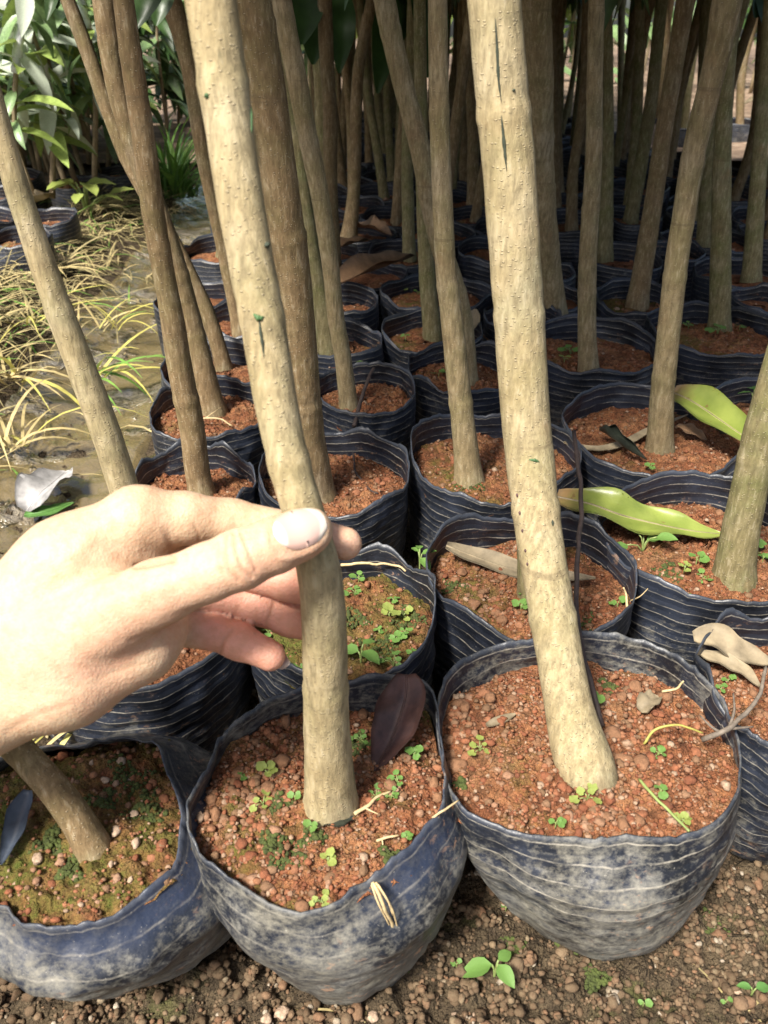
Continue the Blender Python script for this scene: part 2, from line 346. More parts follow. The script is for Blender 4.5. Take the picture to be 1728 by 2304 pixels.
cc = g.mix(g.math('MULTIPLY', vein, 0.7), cc, (0.50, 0.50, 0.18))
M['green_leaf'] = g.fin(cc, 0.33, g.bump(g.noise(90, 4), 0.4, 0.001))
g = G('skin')
at_p = g.n('ShaderNodeAttribute', attribute_name='pink').outputs['Fac']; at_c = g.n('ShaderNodeAttribute', attribute_name='crease').outputs['Fac']
o_ = g.tc.outputs['Object']
cc = g.mix(g.ramp(g.noise(45, 5, o_), [(0.3, 0.0), (0.7, 1.0)]), (0.53, 0.37, 0.235), (0.63, 0.465, 0.315))
cc = g.mix(g.math('MULTIPLY', at_p, 0.8), cc, g.mix(g.noise(60, 4, o_), (0.62, 0.25, 0.185), (0.70, 0.34, 0.26)))
cc = g.mix(g.math('MULTIPLY', at_c, 0.5), cc, (0.36, 0.17, 0.10))  # shade of the folds painted into the skin colour along the creases
cc = g.mix(g.ramp(g.noise(240, 4, o_, 0.7), [(0.38, 0.38), (0.6, 0.0)]), cc, (0.45, 0.23, 0.13))
cc = g.mix(g.ramp(g.noise(28, 4, o_, 0.6), [(0.52, 0.0), (0.68, 0.35)]), cc, (0.58, 0.29, 0.19))
vor = g.n('ShaderNodeTexVoronoi', {'Vector': o_, 'Scale': 900.0}).outputs['Distance']
nb = g.bump(vor, 0.35, 0.0005); nb = g.bump(g.noise(330, 5, g.scaled(o_, (1, 1.6, 1)), 0.7), 0.4, 0.0007, nb)
M['skin'] = g.fin(cc, 0.56, nb, Specular_IOR_Level=0.35, Subsurface_Weight=0.25, Subsurface_Scale=0.003, Subsurface_Radius=(1.0, 0.35, 0.2))
g = G('nail'); o_ = g.tc.outputs['UV']; su = g.n('ShaderNodeSeparateXYZ', {0: o_})
cc = g.ramp(g.math('ADD', su.outputs[0], g.math('MULTIPLY', g.math('POWER', g.math('ABSOLUTE', g.math('SUBTRACT', su.outputs[1], 0.5)), 2.0), 0.5)), [(0.0, (0.74, 0.60, 0.53)), (0.17, (0.74, 0.61, 0.54)), (0.22, (0.62, 0.40, 0.33)), (0.84, (0.62, 0.43, 0.37)), (0.90, (0.78, 0.70, 0.60))])
M['nail'] = g.fin(cc, 0.2, g.bump(g.noise(300, 2, g.scaled(g.tc.outputs['UV'], (0.05, 1, 1))), 0.08, 0.0003), Coat_Weight=0.3)
g = G('ground'); o_ = g.tc.outputs['Object']
a = g.noise(16, 7, o_, 0.65); b = g.noise(110, 6, o_, 0.7)
cc = g.ramp(a, [(0.3, (0.055, 0.04, 0.024)), (0.5, (0.11, 0.08, 0.046)), (0.68, (0.16, 0.118, 0.07))])
cc = g.mix(g.ramp(b, [(0.36, 0.8), (0.56, 0.0)]), cc, (0.05, 0.035, 0.022))
cc = g.mix(g.ramp(g.noise(9, 5, o_, 0.65), [(0.56, 0.0), (0.64, 0.7)]), cc, (0.10, 0.105, 0.03))
M['ground'] = g.fin(cc, 0.9, g.bump(b, 0.9, 0.004, g.crumbs(230, 1.0, 0.006)), Specular_IOR_Level=0.25)
g = G('wet_mud'); o_ = g.tc.outputs['Object']
wet = g.ramp(g.noise(7, 5, o_, 0.6), [(0.40, 0.0), (0.47, 1.0)])
cc = g.mix(wet, g.ramp(g.noise(60, 6, o_), [(0.3, (0.20, 0.16, 0.105)), (0.7, (0.42, 0.36, 0.26))]), g.mix(g.noise(5, 3, o_), (0.14, 0.105, 0.045), (0.20, 0.15, 0.075)))
rg = g.math('SUBTRACT', 0.26, g.math('MULTIPLY', wet, 0.20))
hgt = g.math('ADD', g.math('MULTIPLY', g.noise(60, 6, o_, 0.65), g.math('SUBTRACT', 1.15, wet)), g.math('MULTIPLY', g.noise(22, 3, o_), 0.10))
M['mud'] = g.fin(cc, rg, g.bump(hgt, 1.0, 0.03), Specular_IOR_Level=1.0, Coat_Weight=1.0, Coat_Roughness=0.08)
g = G('far_litter'); o_ = g.tc.outputs['Object']
cc = g.ramp(g.noise(10, 8, o_, 0.7), [(0.35, (0.10, 0.065, 0.04)), (0.55, (0.26, 0.18, 0.12)), (0.7, (0.42, 0.33, 0.24))])
M['litter'] = g.fin(cc, 0.9, g.bump(g.noise(40, 5, o_), 0.8, 0.02))

# ------------------------------------------------------------------ ground, path
def path_x(y): return -0.405 - 0.075 * (y - 0.8)
def ground_z(X, Y):
    P = np.stack([X, Y, np.zeros_like(X)], -1)
    near = np.clip((1.3 - Y) / 0.6, 0, 1)
    z = 0.0035 * fbm(P, 18, 3, 3) * near + (0.009 * np.abs(fbm(P, 42, 3, 9)) + 0.004 * vnoise(P, 120, 4) + 0.002 * vnoise(P, 230, 8)) * near
    pc = path_x(Y); w = (X - pc)
    side = np.clip((Y - 0.45) / 0.25, 0, 1)
    z = z - 0.012 * np.exp(-(w / 0.085) ** 4) * side
    md = np.exp(-((X - (pc - 0.26)) / 0.13) ** 2) * np.clip((Y - 0.5) / 0.4, 0, 1) * np.clip((4 - Y) / 1.5, 0, 1)
    z = z + md * (0.06 + 0.018 * fbm(P, 9, 4, 21))
    return z
def axis(lo, hi, step, far_lo, far_hi, n):
    a = np.arange(lo, hi, step); l = lo - (np.geomspace(step, lo - far_lo, n))[::-1]; r = a[-1] + np.geomspace(step, far_hi - a[-1], n)
    return np.concatenate([l, a, r])
gx = axis(-0.45, 0.52, 0.005, -60, 60, 80); gy = axis(0.16, 0.50, 0.005, -60, 120, 130)
X, Y = np.meshgrid(gx, gy, indexing='ij')
Zg = ground_z(X, Y)
gr = ob('ground', mesh_np('ground', np.stack([X, Y, Zg], -1).reshape(-1, 3), grid_faces(len(gx), len(gy))[:, ::1]), M['ground']); gr['kind'] = 'structure'
# muddy path strip
py_ = np.arange(0.35, 4.5, 0.012); pu = np.linspace(-1, 1, 26)
PX = path_x(py_)[:, None] + pu[None] * (0.105 + 0.02 * vnoise(np.stack([py_, py_ * 0, py_ * 0], -1), 5, 2)[:, None])
PY = np.repeat(py_[:, None], 26, 1)
PZ = ground_z(PX, PY) + 0.004 + 0.003 * fbm(np.stack([PX, PY, PX * 0], -1), 30, 3, 6) - 0.012 * (np.abs(pu) > 0.97)[None]
o = ob('mud_path', mesh_np('mud_path', np.stack([PX, PY, PZ], -1).reshape(-1, 3), grid_faces(len(py_), 26)[:, ::-1]), M['mud']); o['kind'] = 'structure'
# leaf-littered clearing beyond the bed
lx = np.linspace(-6, 9, 60); ly = np.linspace(3.55, 14, 50); X, Y = np.meshgrid(lx, ly, indexing='ij')
Zl = 0.03 + 0.03 * fbm(np.stack([X, Y, X * 0], -1), 1.5, 3, 2) + np.clip(Y - 3.6, 0, 9) * 0.035
o = ob('clearing_ground', mesh_np('clearing', np.stack([X, Y, Zl], -1).reshape(-1, 3), grid_faces(60, 50)), M['litter']); o['kind'] = 'structure'

# ------------------------------------------------------------------ bags
BAGS = {}
ZS = 0.104          # soil level
NT = 128
def build_bag(key, rim, label, mat='bag', soil='soil', hi=True, mid_R=None, base_scale=0.86, base_shift=(0, 0), soil_z=ZS, pebbles=250, seed=1, group=None, base_z=0.0, bulge=0.03, crumple=1.0, soil_slope=0.0, prof=0.8, lip=None):
    rs = np.random.RandomState(seed)
    nt = len(rim); c = np.array([rim[:, 0].mean(), rim[:, 1].mean(), 0.0])
    th = np.arctan2(rim[:, 1] - c[1], rim[:, 0] - c[0]); rr = np.hypot(rim[:, 0] - c[0], rim[:, 1] - c[1])
    R = float(np.median(rr)) if mid_R is None else mid_R
    ft = np.fft.rfft(rim[:, 2]); ft[5:] = 0; rim_s = np.fft.irfft(ft, nt)
    nv = 36 if hi else 16
    v = np.linspace(0, 1, nv)
    mid_r = np.maximum(rr, R) * (1 + bulge)
    base_r = np.full(nt, R * base_scale) * (1 + 0.05 * n1(th, seed))
    cx = c[0] + base_shift[0] * (1 - v); cy = c[1] + base_shift[1] * (1 - v)
    VM = 0.70
    Rv = np.zeros((nt, nv)); Zv = np.zeros((nt, nv))
    for k, t in enumerate(v):
        if t < 0.10: s = t / 0.10; Rv[:, k] = base_r * (0.90 + 0.10 * math.sin(s * math.pi / 2))
        elif t < VM: s = (t - 0.10) / (VM - 0.10); s = s ** prof; Rv[:, k] = base_r * (1 - s) + mid_r * s
        else: s = (t - VM) / (1 - VM); s2 = s * s * (3 - 2 * s); Rv[:, k] = mid_r * (1 - s2) + rr * s2
        Zv[:, k] = base_z + (rim_s - base_z) * t + (rim[:, 2] - rim_s) * t ** 12
    ang = th[:, None]
    P3 = np.stack([np.cos(ang) * 1.0 + 0 * v, np.sin(ang) + 0 * v, 0 * ang + v[None] * 1.2 + seed], -1)
    cr = 0.0022 * fbm(P3, 2.2, 3, seed) * crumple + 0.0012 * fbm(P3 * np.array([1, 1, 2.2]), 6, 2, seed + 4) * crumple
    cr = cr * np.clip((1 - v) * 6, 0.25, 1)[None]
    nr = 14 if mat == 'bag' else 10
    rib = 0.0 * np.cos(v * nr * 2 * math.pi)[None] * (v > (0.15 if mat == 'bag' else 0.5))[None]
    Rv = Rv + cr + rib
    lipa = np.zeros((nt, nv))
    if lip: lipa = np.clip((v - 0.82) / 0.05, 0, 1)[None] * np.clip(1.6 - np.abs((np.degrees(ang) - lip[0] + 180) % 360 - 180) / lip[1], 0, 1)
    out = np.stack([cx[None] + Rv * np.cos(ang), cy[None] + Rv * np.sin(ang), Zv], -1)
    # inner face, from the rim down to just under the soil
    inn_k = [k for k in range(nv - 1, -1, -1) if v[k] > 0.62]
    inn = out[:, inn_k].copy(); dv = np.stack([np.cos(ang[:, 0]), np.sin(ang[:, 0]), 0 * ang[:, 0]], -1)
    inn -= dv[:, None] * 0.0011
    allv = np.concatenate([out, inn], 1); n2 = allv.shape[1]
    uv = np.stack([np.repeat((np.arange(nt) / nt)[:, None], n2, 1), np.repeat(np.concatenate([v, v[inn_k]])[None], nt, 0)], -1)
    Vw = allv.reshape(-1, 3); Fq = grid_faces(nt, n2, wrap=True)
    zin = float(np.min(inn[:, -1, 2]))
    root = thing('grow_bag', label, 'grow bag', (c[0], c[1], base_z), group)
    loc = np.array([c[0], c[1], base_z])
    ob('bag_wall', mesh_np('bag_wall', Vw - loc, Fq, uv=uv.reshape(-1, 2), attrs={'lip': np.concatenate([lipa, lipa[:, inn_k]], 1).ravel()}), M[mat], root)
    # floor of the bag
    fl = np.vstack([out[:, 0], [[cx[0], cy[0], base_z + 0.0015]]]); ff = np.stack([np.full(nt, nt), np.arange(nt), (np.arange(nt) + 1) % nt], -1)
    fl[:nt, 2] += 0.001
    ob('bag_bottom', mesh_np('bag_bottom', fl - loc, ff), M[mat], root)
    # soil disc
    ns = 44 if hi else 8
    sr = np.zeros(nt)
    for i in range(nt):
        zz = out[i, :, 2]; sr[i] = np.interp(soil_z - 0.003, zz, np.hypot(out[i, :, 0] - c[0], out[i, :, 1] - c[1]))
        if zz[-1] < soil_z - 0.003: sr[i] = rr[i]
    rad = np.linspace(0, 1, ns + 1)[1:] ** 0.8
    sx = c[0] + np.cos(th)[:, None] * sr[:, None] * rad[None] * 0.995; sy = c[1] + np.sin(th)[:, None] * sr[:, None] * rad[None] * 0.995
    rimlim = np.minimum(rim[:, 2] - 0.003, soil_z + 0.03)
    sp = np.stack([sx, sy, np.zeros_like(sx) + seed], -1)
    bumpz = 0.004 * fbm(sp, 22, 2, seed) + (0.0034 * np.abs(fbm(sp, 70, 2, seed + 3)) + 0.0022 * vnoise(sp, 230, seed + 6) + 0.0012 * vnoise(sp, 480, seed + 8) if hi else 0.003 * fbm(sp, 75, 2, seed))
    sz = soil_z + bumpz - 0.006 * rad[None] ** 5 + soil_slope * (sy - c[1])
    edge = np.clip((rad - 0.75) / 0.25, 0, 1)[None]
    sz = np.minimum(sz, sz * (1 - edge) + np.minimum(sz, rimlim[:, None]) * edge)
    Vs = np.concatenate([np.stack([sx, sy, sz], -1).reshape(-1, 3), [[c[0], c[1], float(sz[:, 0].mean())]]])
    fs = [tuple(q) for q in grid_faces(nt, ns, wrap=True).tolist()] + [(nt * ns, i * ns, ((i + 1) % nt) * ns) for i in range(nt)]
    so_ = ob('soil', mesh_np('soil', Vs - loc, fs), M[soil], root)
    if pebbles:
        npb = int(pebbles * (2.3 if hi else 1.0))
        i = rs.randint(0, nt, npb); j = np.searchsorted(rad, np.sqrt(rs.rand(npb)) * 0.97).clip(0, ns - 1)
        size = np.clip(rs.lognormal(-6.85, 0.45, npb), 0.0006, 0.0036) * (1.0 if hi else 1.5)
        dn = vnoise(np.stack([sx[i, j], sy[i, j], sx[i, j] * 0 + seed], -1), 28, 5); size = size * (1 + 0.35 * dn)
        pos = np.stack([sx[i, j], sy[i, j], sz[i, j]], -1) + np.stack([rs.uniform(-.002, .002, npb), rs.uniform(-.002, .002, npb), size * 0.12], -1)
        q = 1 - size / max(R, .01); pos[:, 0] = c[0] + (pos[:, 0] - c[0]) * q; pos[:, 1] = c[1] + (pos[:, 1] - c[1]) * q
        big = np.argsort(-size)[:24] if hi and pebbles > 600 else []
        isb = np.zeros(npb, bool); isb[big] = True
        Vg, Fg = [], []; off = 0
        for sel, fine in (((size > 0.0025) & ~isb, True), ((size <= 0.0025) & ~isb, False)):
            if sel.any() and hi or (sel.any() and not hi):
                a_, b_ = rocks(pos[sel], size[sel], seed + int(fine), fine=fine and hi); Vg.append(a_); Fg.append(b_ + off); off += len(a_)
        p = ob('gravel', mesh_np('gravel', np.vstack(Vg) - loc, np.vstack(Fg)), M['pebbles'], so_); p['kind'] = 'stuff'
        for b in big:
            V, Fq = rocks(pos[b:b + 1], [size[b] * 1.1], seed + int(b) + 50, True)
            ob('pebble', mesh_np('pebble', V - loc, Fq), M['pebbles'], so_)
    BAGS[key] = dict(c=c, R=R, root=root, soil=soil_z, bc=np.array([cx[0], cy[0]]), bR=R * base_scale)
    def surf(x, y):
        k = np.argmin((sx - x) ** 2 + (sy - y) ** 2); return float(sz.ravel()[k])
    BAGS[key]['surf'] = surf
    return root
def traced(pts, seed):
    """pts: (photo x, photo y, z) around the rim -> smooth closed ring of points sorted by angle"""
    P = np.array([on_z(x, y, z) for x, y, z in pts]); c = P.mean(0)
    th = np.arctan2(P[:, 1] - c[1], P[:, 0] - c[0]); o = np.argsort(th); th = th[o]; P = P[o]
    r = np.hypot(P[:, 0] - c[0], P[:, 1] - c[1])
    T = np.linspace(-math.pi, math.pi, NT, endpoint=False)
    te = np.concatenate([th - 2 * math.pi, th, th + 2 * math.pi]); re = np.tile(r, 3); ze = np.tile(P[:, 2], 3)
    rr = np.interp(T, te, re); zz = np.interp(T, te, ze)
    k = np.array([1, 2, 1]) / 4.0
    f = lambda a: np.convolve(np.concatenate([a[-1:], a, a[:1]]), k, 'valid')
    rr = f(f(rr)); zz = f(f(zz))
    rs = np.random.RandomState(seed)
    rr = rr + 0.0007 * vnoise(np.stack([np.cos(T), np.sin(T), T * 0], -1), 9, seed); zz = zz + 0.0012 * vnoise(np.stack([np.cos(T), np.sin(T), T * 0 + 3], -1), 12, seed) + 0.0006 * rs.randn(NT)
    return np.stack([c[0] + rr * np.cos(T), c[1] + rr * np.sin(T), zz], -1)
def ring(c, R, z, seed, hi=True, back=0.012, front=-0.004, wob=1.0):
    nt = NT if hi else 32
    T = np.linspace(-math.pi, math.pi, nt, endpoint=False)
    rr = R * (1 + wob * (0.07 * n1(T, seed) + 0.05 * n1(2 * T, seed + 9) + 0.010 * n1(5 * T, seed + 3)))
    s = (np.sin(T) + 1) / 2
    zz = z + front * (1 - s) + back * s + wob * (0.008 * n1(2 * T, seed + 5) + 0.0018 * n1(6 * T, seed + 7)) + 0.0005 * np.random.RandomState(seed).randn(nt)
    return np.stack([c[0] + rr * np.cos(T), c[1] + rr * np.sin(T), zz], -1)

# front row, traced
zb, zf, zm = 0.124, 0.108, 0.115
B1 = [(420, 1800, zm), (443, 1758, zm), (478, 1711, .118), (493, 1654, .12), (547, 1607, zb), (605, 1569, zb), (675, 1546, zb), (786, 1534, zb), (829, 1519, .128), (883, 1515, .128), (937, 1522, zb), (979, 1553, .122), (983, 1596, .12), (987, 1642, .118), (995, 1711, .116), (1000, 1789, zm), (991, 1835, zm), (952, 1858, .114), (925, 1904, .113), (875, 1935, .112), (852, 1962, .111), (790, 1997, .110), (740, 2043, .106), (702, 2059, .105), (651, 2055, .105), (621, 2043, .106), (574, 2016, .108), (528, 1981, .109), (486, 1951, .11), (455, 1931, .111), (432, 1897, .113), (420, 1858, .114)]
build_bag('B1', traced(B1, 1), 'dusty black grow bag with collapsed blue front lip round the trunk the hand holds', 'bag_worn', 'soil_half', mid_R=0.079, base_scale=0.60, base_shift=(0.013, -0.010), pebbles=1500, seed=11, bulge=-0.03, prof=0.68, lip=(-38, 26), crumple=0.8)
B2 = [(a, b, z) for a, b, z in [(985, 1573, zm), (990, 1667, .113), (1005, 1760, .111), (1031, 1818, .110), (1094, 1849, .109), (1177, 1875, .108), (1260, 1883, .107), (1344, 1885, .107), (1417, 1880, .107), (1490, 1887, .107), (1562, 1875, .108), (1625, 1838, .109), (1661, 1771, .111), (1667, 1708, .113), (1651, 1625, zm), (1614, 1552, .12), (1552, 1490, .123), (1479, 1448, zb), (1396, 1425, .126), (1312, 1422, .126), (1240, 1432, .126), (1167, 1443, .124), (1104, 1453, .122), (1042, 1479, .12), (1000, 1521, .118)]]
build_bag('B2', traced(B2, 2), 'round dusty black grow bag with five pale ribs under its front rim', 'bag_front', 'soil', base_scale=0.60, base_shift=(0.014, -0.022), pebbles=1700, seed=12, bulge=-0.03, prof=0.6, crumple=0.8)
B3 = dd([(165, 1610, .117), (250, 1595, .117), (330, 1600, .117), (355, 1650, .114), (375, 1700, .112), (395, 1760, .110), (392, 1810, .109), (372, 1880, .108), (300, 1935, .107), (220, 1985, .106), (130, 2005, .106), (60, 2003, .106), (10, 1965, .106), (-60, 1910, .107), (-110, 1820, .109), (-100, 1720, .112), (-20, 1650, .115), (80, 1612, .117)])
build_bag('B3', traced(B3, 3), 'torn slumped grow bag with mossy soil and pale stones below the hand', 'bag_worn', 'soil_olive', mid_R=0.080, base_scale=0.72, base_shift=(0.026, 0.036), pebbles=300, seed=13, bulge=0.0, lip=(-40, 60), crumple=1.2, prof=0.6)

# the other rows: centre and width in displayed pixels
ELL = [  # key, cx, cy, width, label, soil, pebbles
 ('B4', 315, 1325, 500, 'black ribbed grow bag behind the wrist, above the torn slumped bag', 'soil', 300),
 ('B5', 742, 1318, 435, 'grow bag of dark mossy soil full of weed seedlings behind the held trunk', 'soil_olive', 220),
 ('B8', 1165, 1245, 468, 'grow bag with a long dry bamboo leaf lying on its soil', 'soil_half', 900),
 ('B10', 1515, 1165, 480, 'grow bag under the speckled green fallen leaf and leaning trunk', 'soil', 700),
 ('B11', 1665, 1490, 430, 'grow bag with curled dry strap leaves beside the round dusty bag', 'soil', 900),
 ('B6', 716, 1022, 330, 'grow bag of clean red crumbly soil behind the pinching fingers', 'soil', 500),
 ('B7', 1058, 985, 372, 'grow bag with tall ribbed back wall around trunk with purple base scar', 'soil_half', 400),
 ('B9', 1405, 935, 400, 'grow bag holding a blackened curled leaf and pale dry strips', 'soil', 500),
 ('B20', 420, 1045, 268, 'grow bag showing just above the index knuckle beside the muddy path', 'soil', 200),
 ('B19', 460, 885, 275, 'grow bag with pale roots on its soil at the edge of the muddy path', 'soil', 300),
 ('B18', 785, 850, 225, 'grow bag with a short dark twig stuck in its red soil', 'soil', 300),
 ('B17', 990, 795, 240, 'grow bag round the base of the trunk that crosses behind a straighter one', 'soil', 300),
 ('B13', 1265, 752, 300, 'grow bag with clover-like weeds beside a slim straight trunk', 'soil', 300),
 ('B14', 1545, 715, 300, 'grow bag with leafy weeds at the foot of a grey-green trunk', 'soil_half', 300),
 ('B15', 1680, 880, 270, 'grow bag with a single four-leaved seedling behind the folded green leaf', 'soil', 200),
 ('B21', 470, 795, 240, 'grow bag with yellow weeds tucked behind the bag with pale roots', 'soil', 150),
 ('B22', 520, 690, 190, 'grow bag of bright red soil by the wet mud behind the held trunk', 'soil', 150),
 ('B24', 935, 722, 225, 'grow bag round the mossy greenish trunk base', 'soil_half', 150),
 ('B23', 940, 632, 225, 'grow bag with weedy soil beside the big curled brown leaf', 'soil_half', 120),
 ('B25', 735, 655, 170, 'grow bag tucked under the big curled brown leaf', 'soil_half', 120),
 ('B26', 750, 738, 170, 'grow bag of mossy soil behind the bag with the dark twig', 'soil_half', 120),
 ('B16', 1385, 648, 200, 'grow bag in shade round a dark leaning trunk with weeds', 'soil_moss', 120),
 ('B30', 1130, 690, 170, 'grow bag half hidden behind the tall right-hand front trunk', 'soil', 100),
 ('B27', 1340, 560, 180, 'shaded grow bag behind the slim straight trunk', 'soil', 60),
 ('B28', 1160, 590, 165, 'shaded grow bag with empty ribbed wall behind the front trunk', 'soil_moss', 60),
 ('B29', 1610, 592, 210, 'grow bag with red soil round the trunk nearest the bright clearing', 'soil', 80),
]
items = []
for k, cx, cy, w, lab, so, pb in ELL:
    c = on_z(cx * D, cy * D, 0.112); R = w * D * depth(c) / F / 2
    items.append([k, c, R, lab, so, pb])
fixed = [(BAGS[k]['c'], BAGS[k]['R']) for k in ('B1', 'B2', 'B3')]
for it in range(40):
    for a in range(len(items)):
        for b in list(range(len(items))) + [-1, -2, -3]:
            if b == a: continue
            cb, rb = (items[b][1], items[b][2]) if b >= 0 else fixed[-b - 1]
            d = items[a][1][:2] - cb[:2]; L = np.hypot(*d); ov = items[a][2] + rb + 0.002 - L
            if ov > 0:
                items[a][1][:2] += d / L * ov * (0.2 if b >= 0 else 0.3)
                items[a][2] -= ov * 0.07
for n_, (k, c, R, lab, so, pb) in enumerate(items):
    hi = k in ('B4', 'B5', 'B8', 'B10', 'B11', 'B6', 'B7', 'B9', 'B20', 'B19', 'B18', 'B17', 'B13', 'B14')
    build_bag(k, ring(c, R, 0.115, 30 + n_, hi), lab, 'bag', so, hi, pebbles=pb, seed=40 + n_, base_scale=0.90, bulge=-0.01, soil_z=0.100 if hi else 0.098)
ALLB = [(b['c'], b['R'], k) for k, b in BAGS.items()]

# ------------------------------------------------------------------ leaves and crowns
def leaf_mesh(L, W, fold=0.25, droop=0.3, n=7, curl=0.0, wave=0.0, seed=0, tipw=1.0, thick=0.0):
    """leaf along +X from origin; bends down by droop; v-fold across"""
    s = np.linspace(0, 1, n); prof = (np.sin(math.pi * s ** 0.75) ** 0.8) * W / 2 * (1 - 0.25 * s * (1 - tipw)); prof[0] = W * 0.03; prof[-1] = W * 0.015
    ang = -droop * s; dx = np.cos(ang); dz = np.sin(ang); x = np.concatenate([[0], np.cumsum((dx[1:] + dx[:-1]) / 2)]) * L / (n - 1); z = np.concatenate([[0], np.cumsum((dz[1:] + dz[:-1]) / 2)]) * L / (n - 1)
    rs = np.random.RandomState(seed); V = []; uv = []
    for i in range(n):
        for t in (-1, -0.5, 0, 0.5, 1):
            a = abs(t); zz = fold * prof[i] * (a ** 1.3) + wave * prof[i] * math.sin(s[i] * 17 + 2 * t + seed) * a
            y = t * prof[i] * (1 - curl * a * 0.5); zz += curl * prof[i] * a * a * 1.2
            V.append((x[i] - zz * math.sin(ang[i]) * 0, y, z[i] + zz)); uv.append((s[i], t / 2 + 0.5))
    V = np.array(V); Fq = grid_faces(n, 5)
    if thick:
        V2 = V - np.array([0, 0, thick]); Fq = np.concatenate([Fq, Fq[:, ::-1] + len(V)]); V = np.vstack([V, V2]); uv = uv + uv
    return V, Fq, uv
def orient(V, pos, yaw, pitch, roll=0.0):
    cr, sr = math.cos(roll), math.sin(roll); cpi, spi = math.cos(pitch), math.sin(pitch); cy_, sy_ = math.cos(yaw), math.sin(yaw)
    Rx = np.array([[1, 0, 0], [0, cr, -sr], [0, sr, cr]]); Ry = np.array([[cpi, 0, -spi], [0, 1, 0], [spi, 0, cpi]]); Rz = np.array([[cy_, -sy_, 0], [sy_, cy_, 0], [0, 0, 1]])
    return V @ (Rz @ Ry @ Rx).T + np.asarray(pos)
def crown_mesh(seed, nleaf=64, rad=0.16, zlo=0.0, zhi=0.55, L=0.17, W=0.045, twigs=4):
    rs = np.random.RandomState(seed); parts = []
    for k in range(nleaf):
        lv, lf, _ = leaf_mesh(L * rs.uniform(0.75, 1.25), W * rs.uniform(0.8, 1.2), 0.3, rs.uniform(0.3, 1.1), 6)
        a = rs.uniform(0, 6.283); r = rad * rs.rand() ** 0.5 * 0.6; z = rs.uniform(zlo, zhi)
        parts.append((orient(lv, (r * math.cos(a), r * math.sin(a), z), a + rs.uniform(-.5, .5), rs.uniform(-0.9, 0.45), rs.uniform(-.5, .5)), [tuple(q) for q in lf.tolist()]))
    V, Fq = merge(parts)
    return mesh_np('crown', V, np.array(Fq))
def limb_mesh(seed, rad=0.12, h=0.5):
    rs = np.random.RandomState(seed); parts = []
    for k in range(5):
        a = rs.uniform(0, 6.28); P = catmull([(0, 0, 0.02 * k), (rad * .4 * math.cos(a), rad * .4 * math.sin(a), h * .4), (rad * math.cos(a), rad * math.sin(a), h * rs.uniform(.7, 1))], 6)
        parts.append(tube(P, np.linspace(0.005, 0.0015, 6), 5))
    V, Fq = merge(parts); return mesh_np('limbs', V, Fq)
CROWNS = [crown_mesh(s) for s in range(5)]
LIMBS = [limb_mesh(s) for s in range(3)]
for m_ in CROWNS: m_.materials.append(M['canopy'])
for m_ in LIMBS: m_.materials.append(M['bark_brown'])

# ------------------------------------------------------------------ saplings
def sapling(label, P, W, mat, near=False, crown=True, group=None, seed=0, top_z=0.95, scars=(), crown_z=None):
    if P[0][1] > 1.15: top_z = 0.84; crown_z = -0.24
    """P: 3D points base->top of the visible stem; W radii"""
    P = np.array(P); W = np.array(W)
    d = P[-1] - P[-2]; d = d / np.linalg.norm(d); p = P[-1].copy(); r = W[-1]
    while p[2] < top_z:
        d = d * 0.85 + np.array([0, 0, 1]) * 0.15; d /= np.linalg.norm(d); p = p + d * 0.12; r *= 0.97
        P = np.vstack([P, p]); W = np.append(W, r)
    L = np.linalg.norm(np.diff(P, axis=0), axis=1).sum()
    n = int(max(14, L / (0.004 if near else 0.02))); Q = catmull(np.column_stack([P, W]), n)
    C3, R = Q[:, :3], Q[:, 3].copy(); s = np.linspace(0, L, n)
    win = int((0.045 if near else 0.09) / (L / n)); 
    if win > 1:
        kr = np.hanning(2 * win + 1); kr /= kr.sum(); pad = np.vstack([2 * C3[0] - C3[win:0:-1], C3, 2 * C3[-1] - C3[-2:-win - 2:-1]]) if n > win + 2 else None
        if pad is not None: C3 = np.stack([np.convolve(pad[:, i_], kr, 'valid') for i_ in range(3)], -1)
    rs = np.random.RandomState(seed)
    k = rs.uniform(0.07, 0.12)
    while k < L:
        R *= 1 + 0.055 * np.exp(-((s - k) / (0.004 if near else 0.012)) ** 2) - 0.03 * np.exp(-((s - k - 0.006) / 0.003) ** 2) * near
        k += rs.uniform(0.06, 0.15)
    R *= 1 + 0.16 * np.exp(-s / 0.010)
    C3 = C3 + 0.02 * R[:, None] * np.stack([vnoise(np.stack([s, s * 0, s * 0 + i], -1), 30, seed + i) for i in range(3)], -1) * np.minimum(1, s / 0.03)[:, None]
    C3 = np.vstack([C3[0] - np.array([0, 0, 0.02]), C3]); R = np.concatenate([[R[0]], R])
    root = thing('sapling', label, 'tree', P[0], group)
    V, Fq = tube(C3, R, 26 if near else 10, True, 0.022, seed)
    tr = ob('trunk', mesh_np('trunk', V - P[0], Fq), M[mat], root)
    top = C3[-1]
    if crown:
        for kk in range(1):
            cr = ob('crown', CROWNS[rs.randint(5)], None, root, top - P[0] + np.array([0, 0, -0.12 if crown_z is None else crown_z])); cr.rotation_euler = (0, 0, rs.uniform(0, 6.28))
            s_ = rs.uniform(0.85, 1.2); cr.scale = (s_, s_, s_)
        lb = ob('limb', LIMBS[rs.randint(3)], None, root, top - P[0] - np.array([0, 0, 0.02])); lb.rotation_euler = (0, 0, rs.uniform(0, 6.28))
    return root, tr, C3, R
def px_trunk(pts, zbase, lean):
    """pts (x,y,width) photo px base->top, foot on the soil"""
    p0 = on_z(pts[0][0], pts[0][1], zbase); P = [p0]; W = [pts[0][2] * depth(p0) / F / 2]
    for x, y, w in pts[1:]:
        q = on_lean(x, y, p0, lean); P.append(q); W.append(w * depth(q) / F / 2)
    return P, W
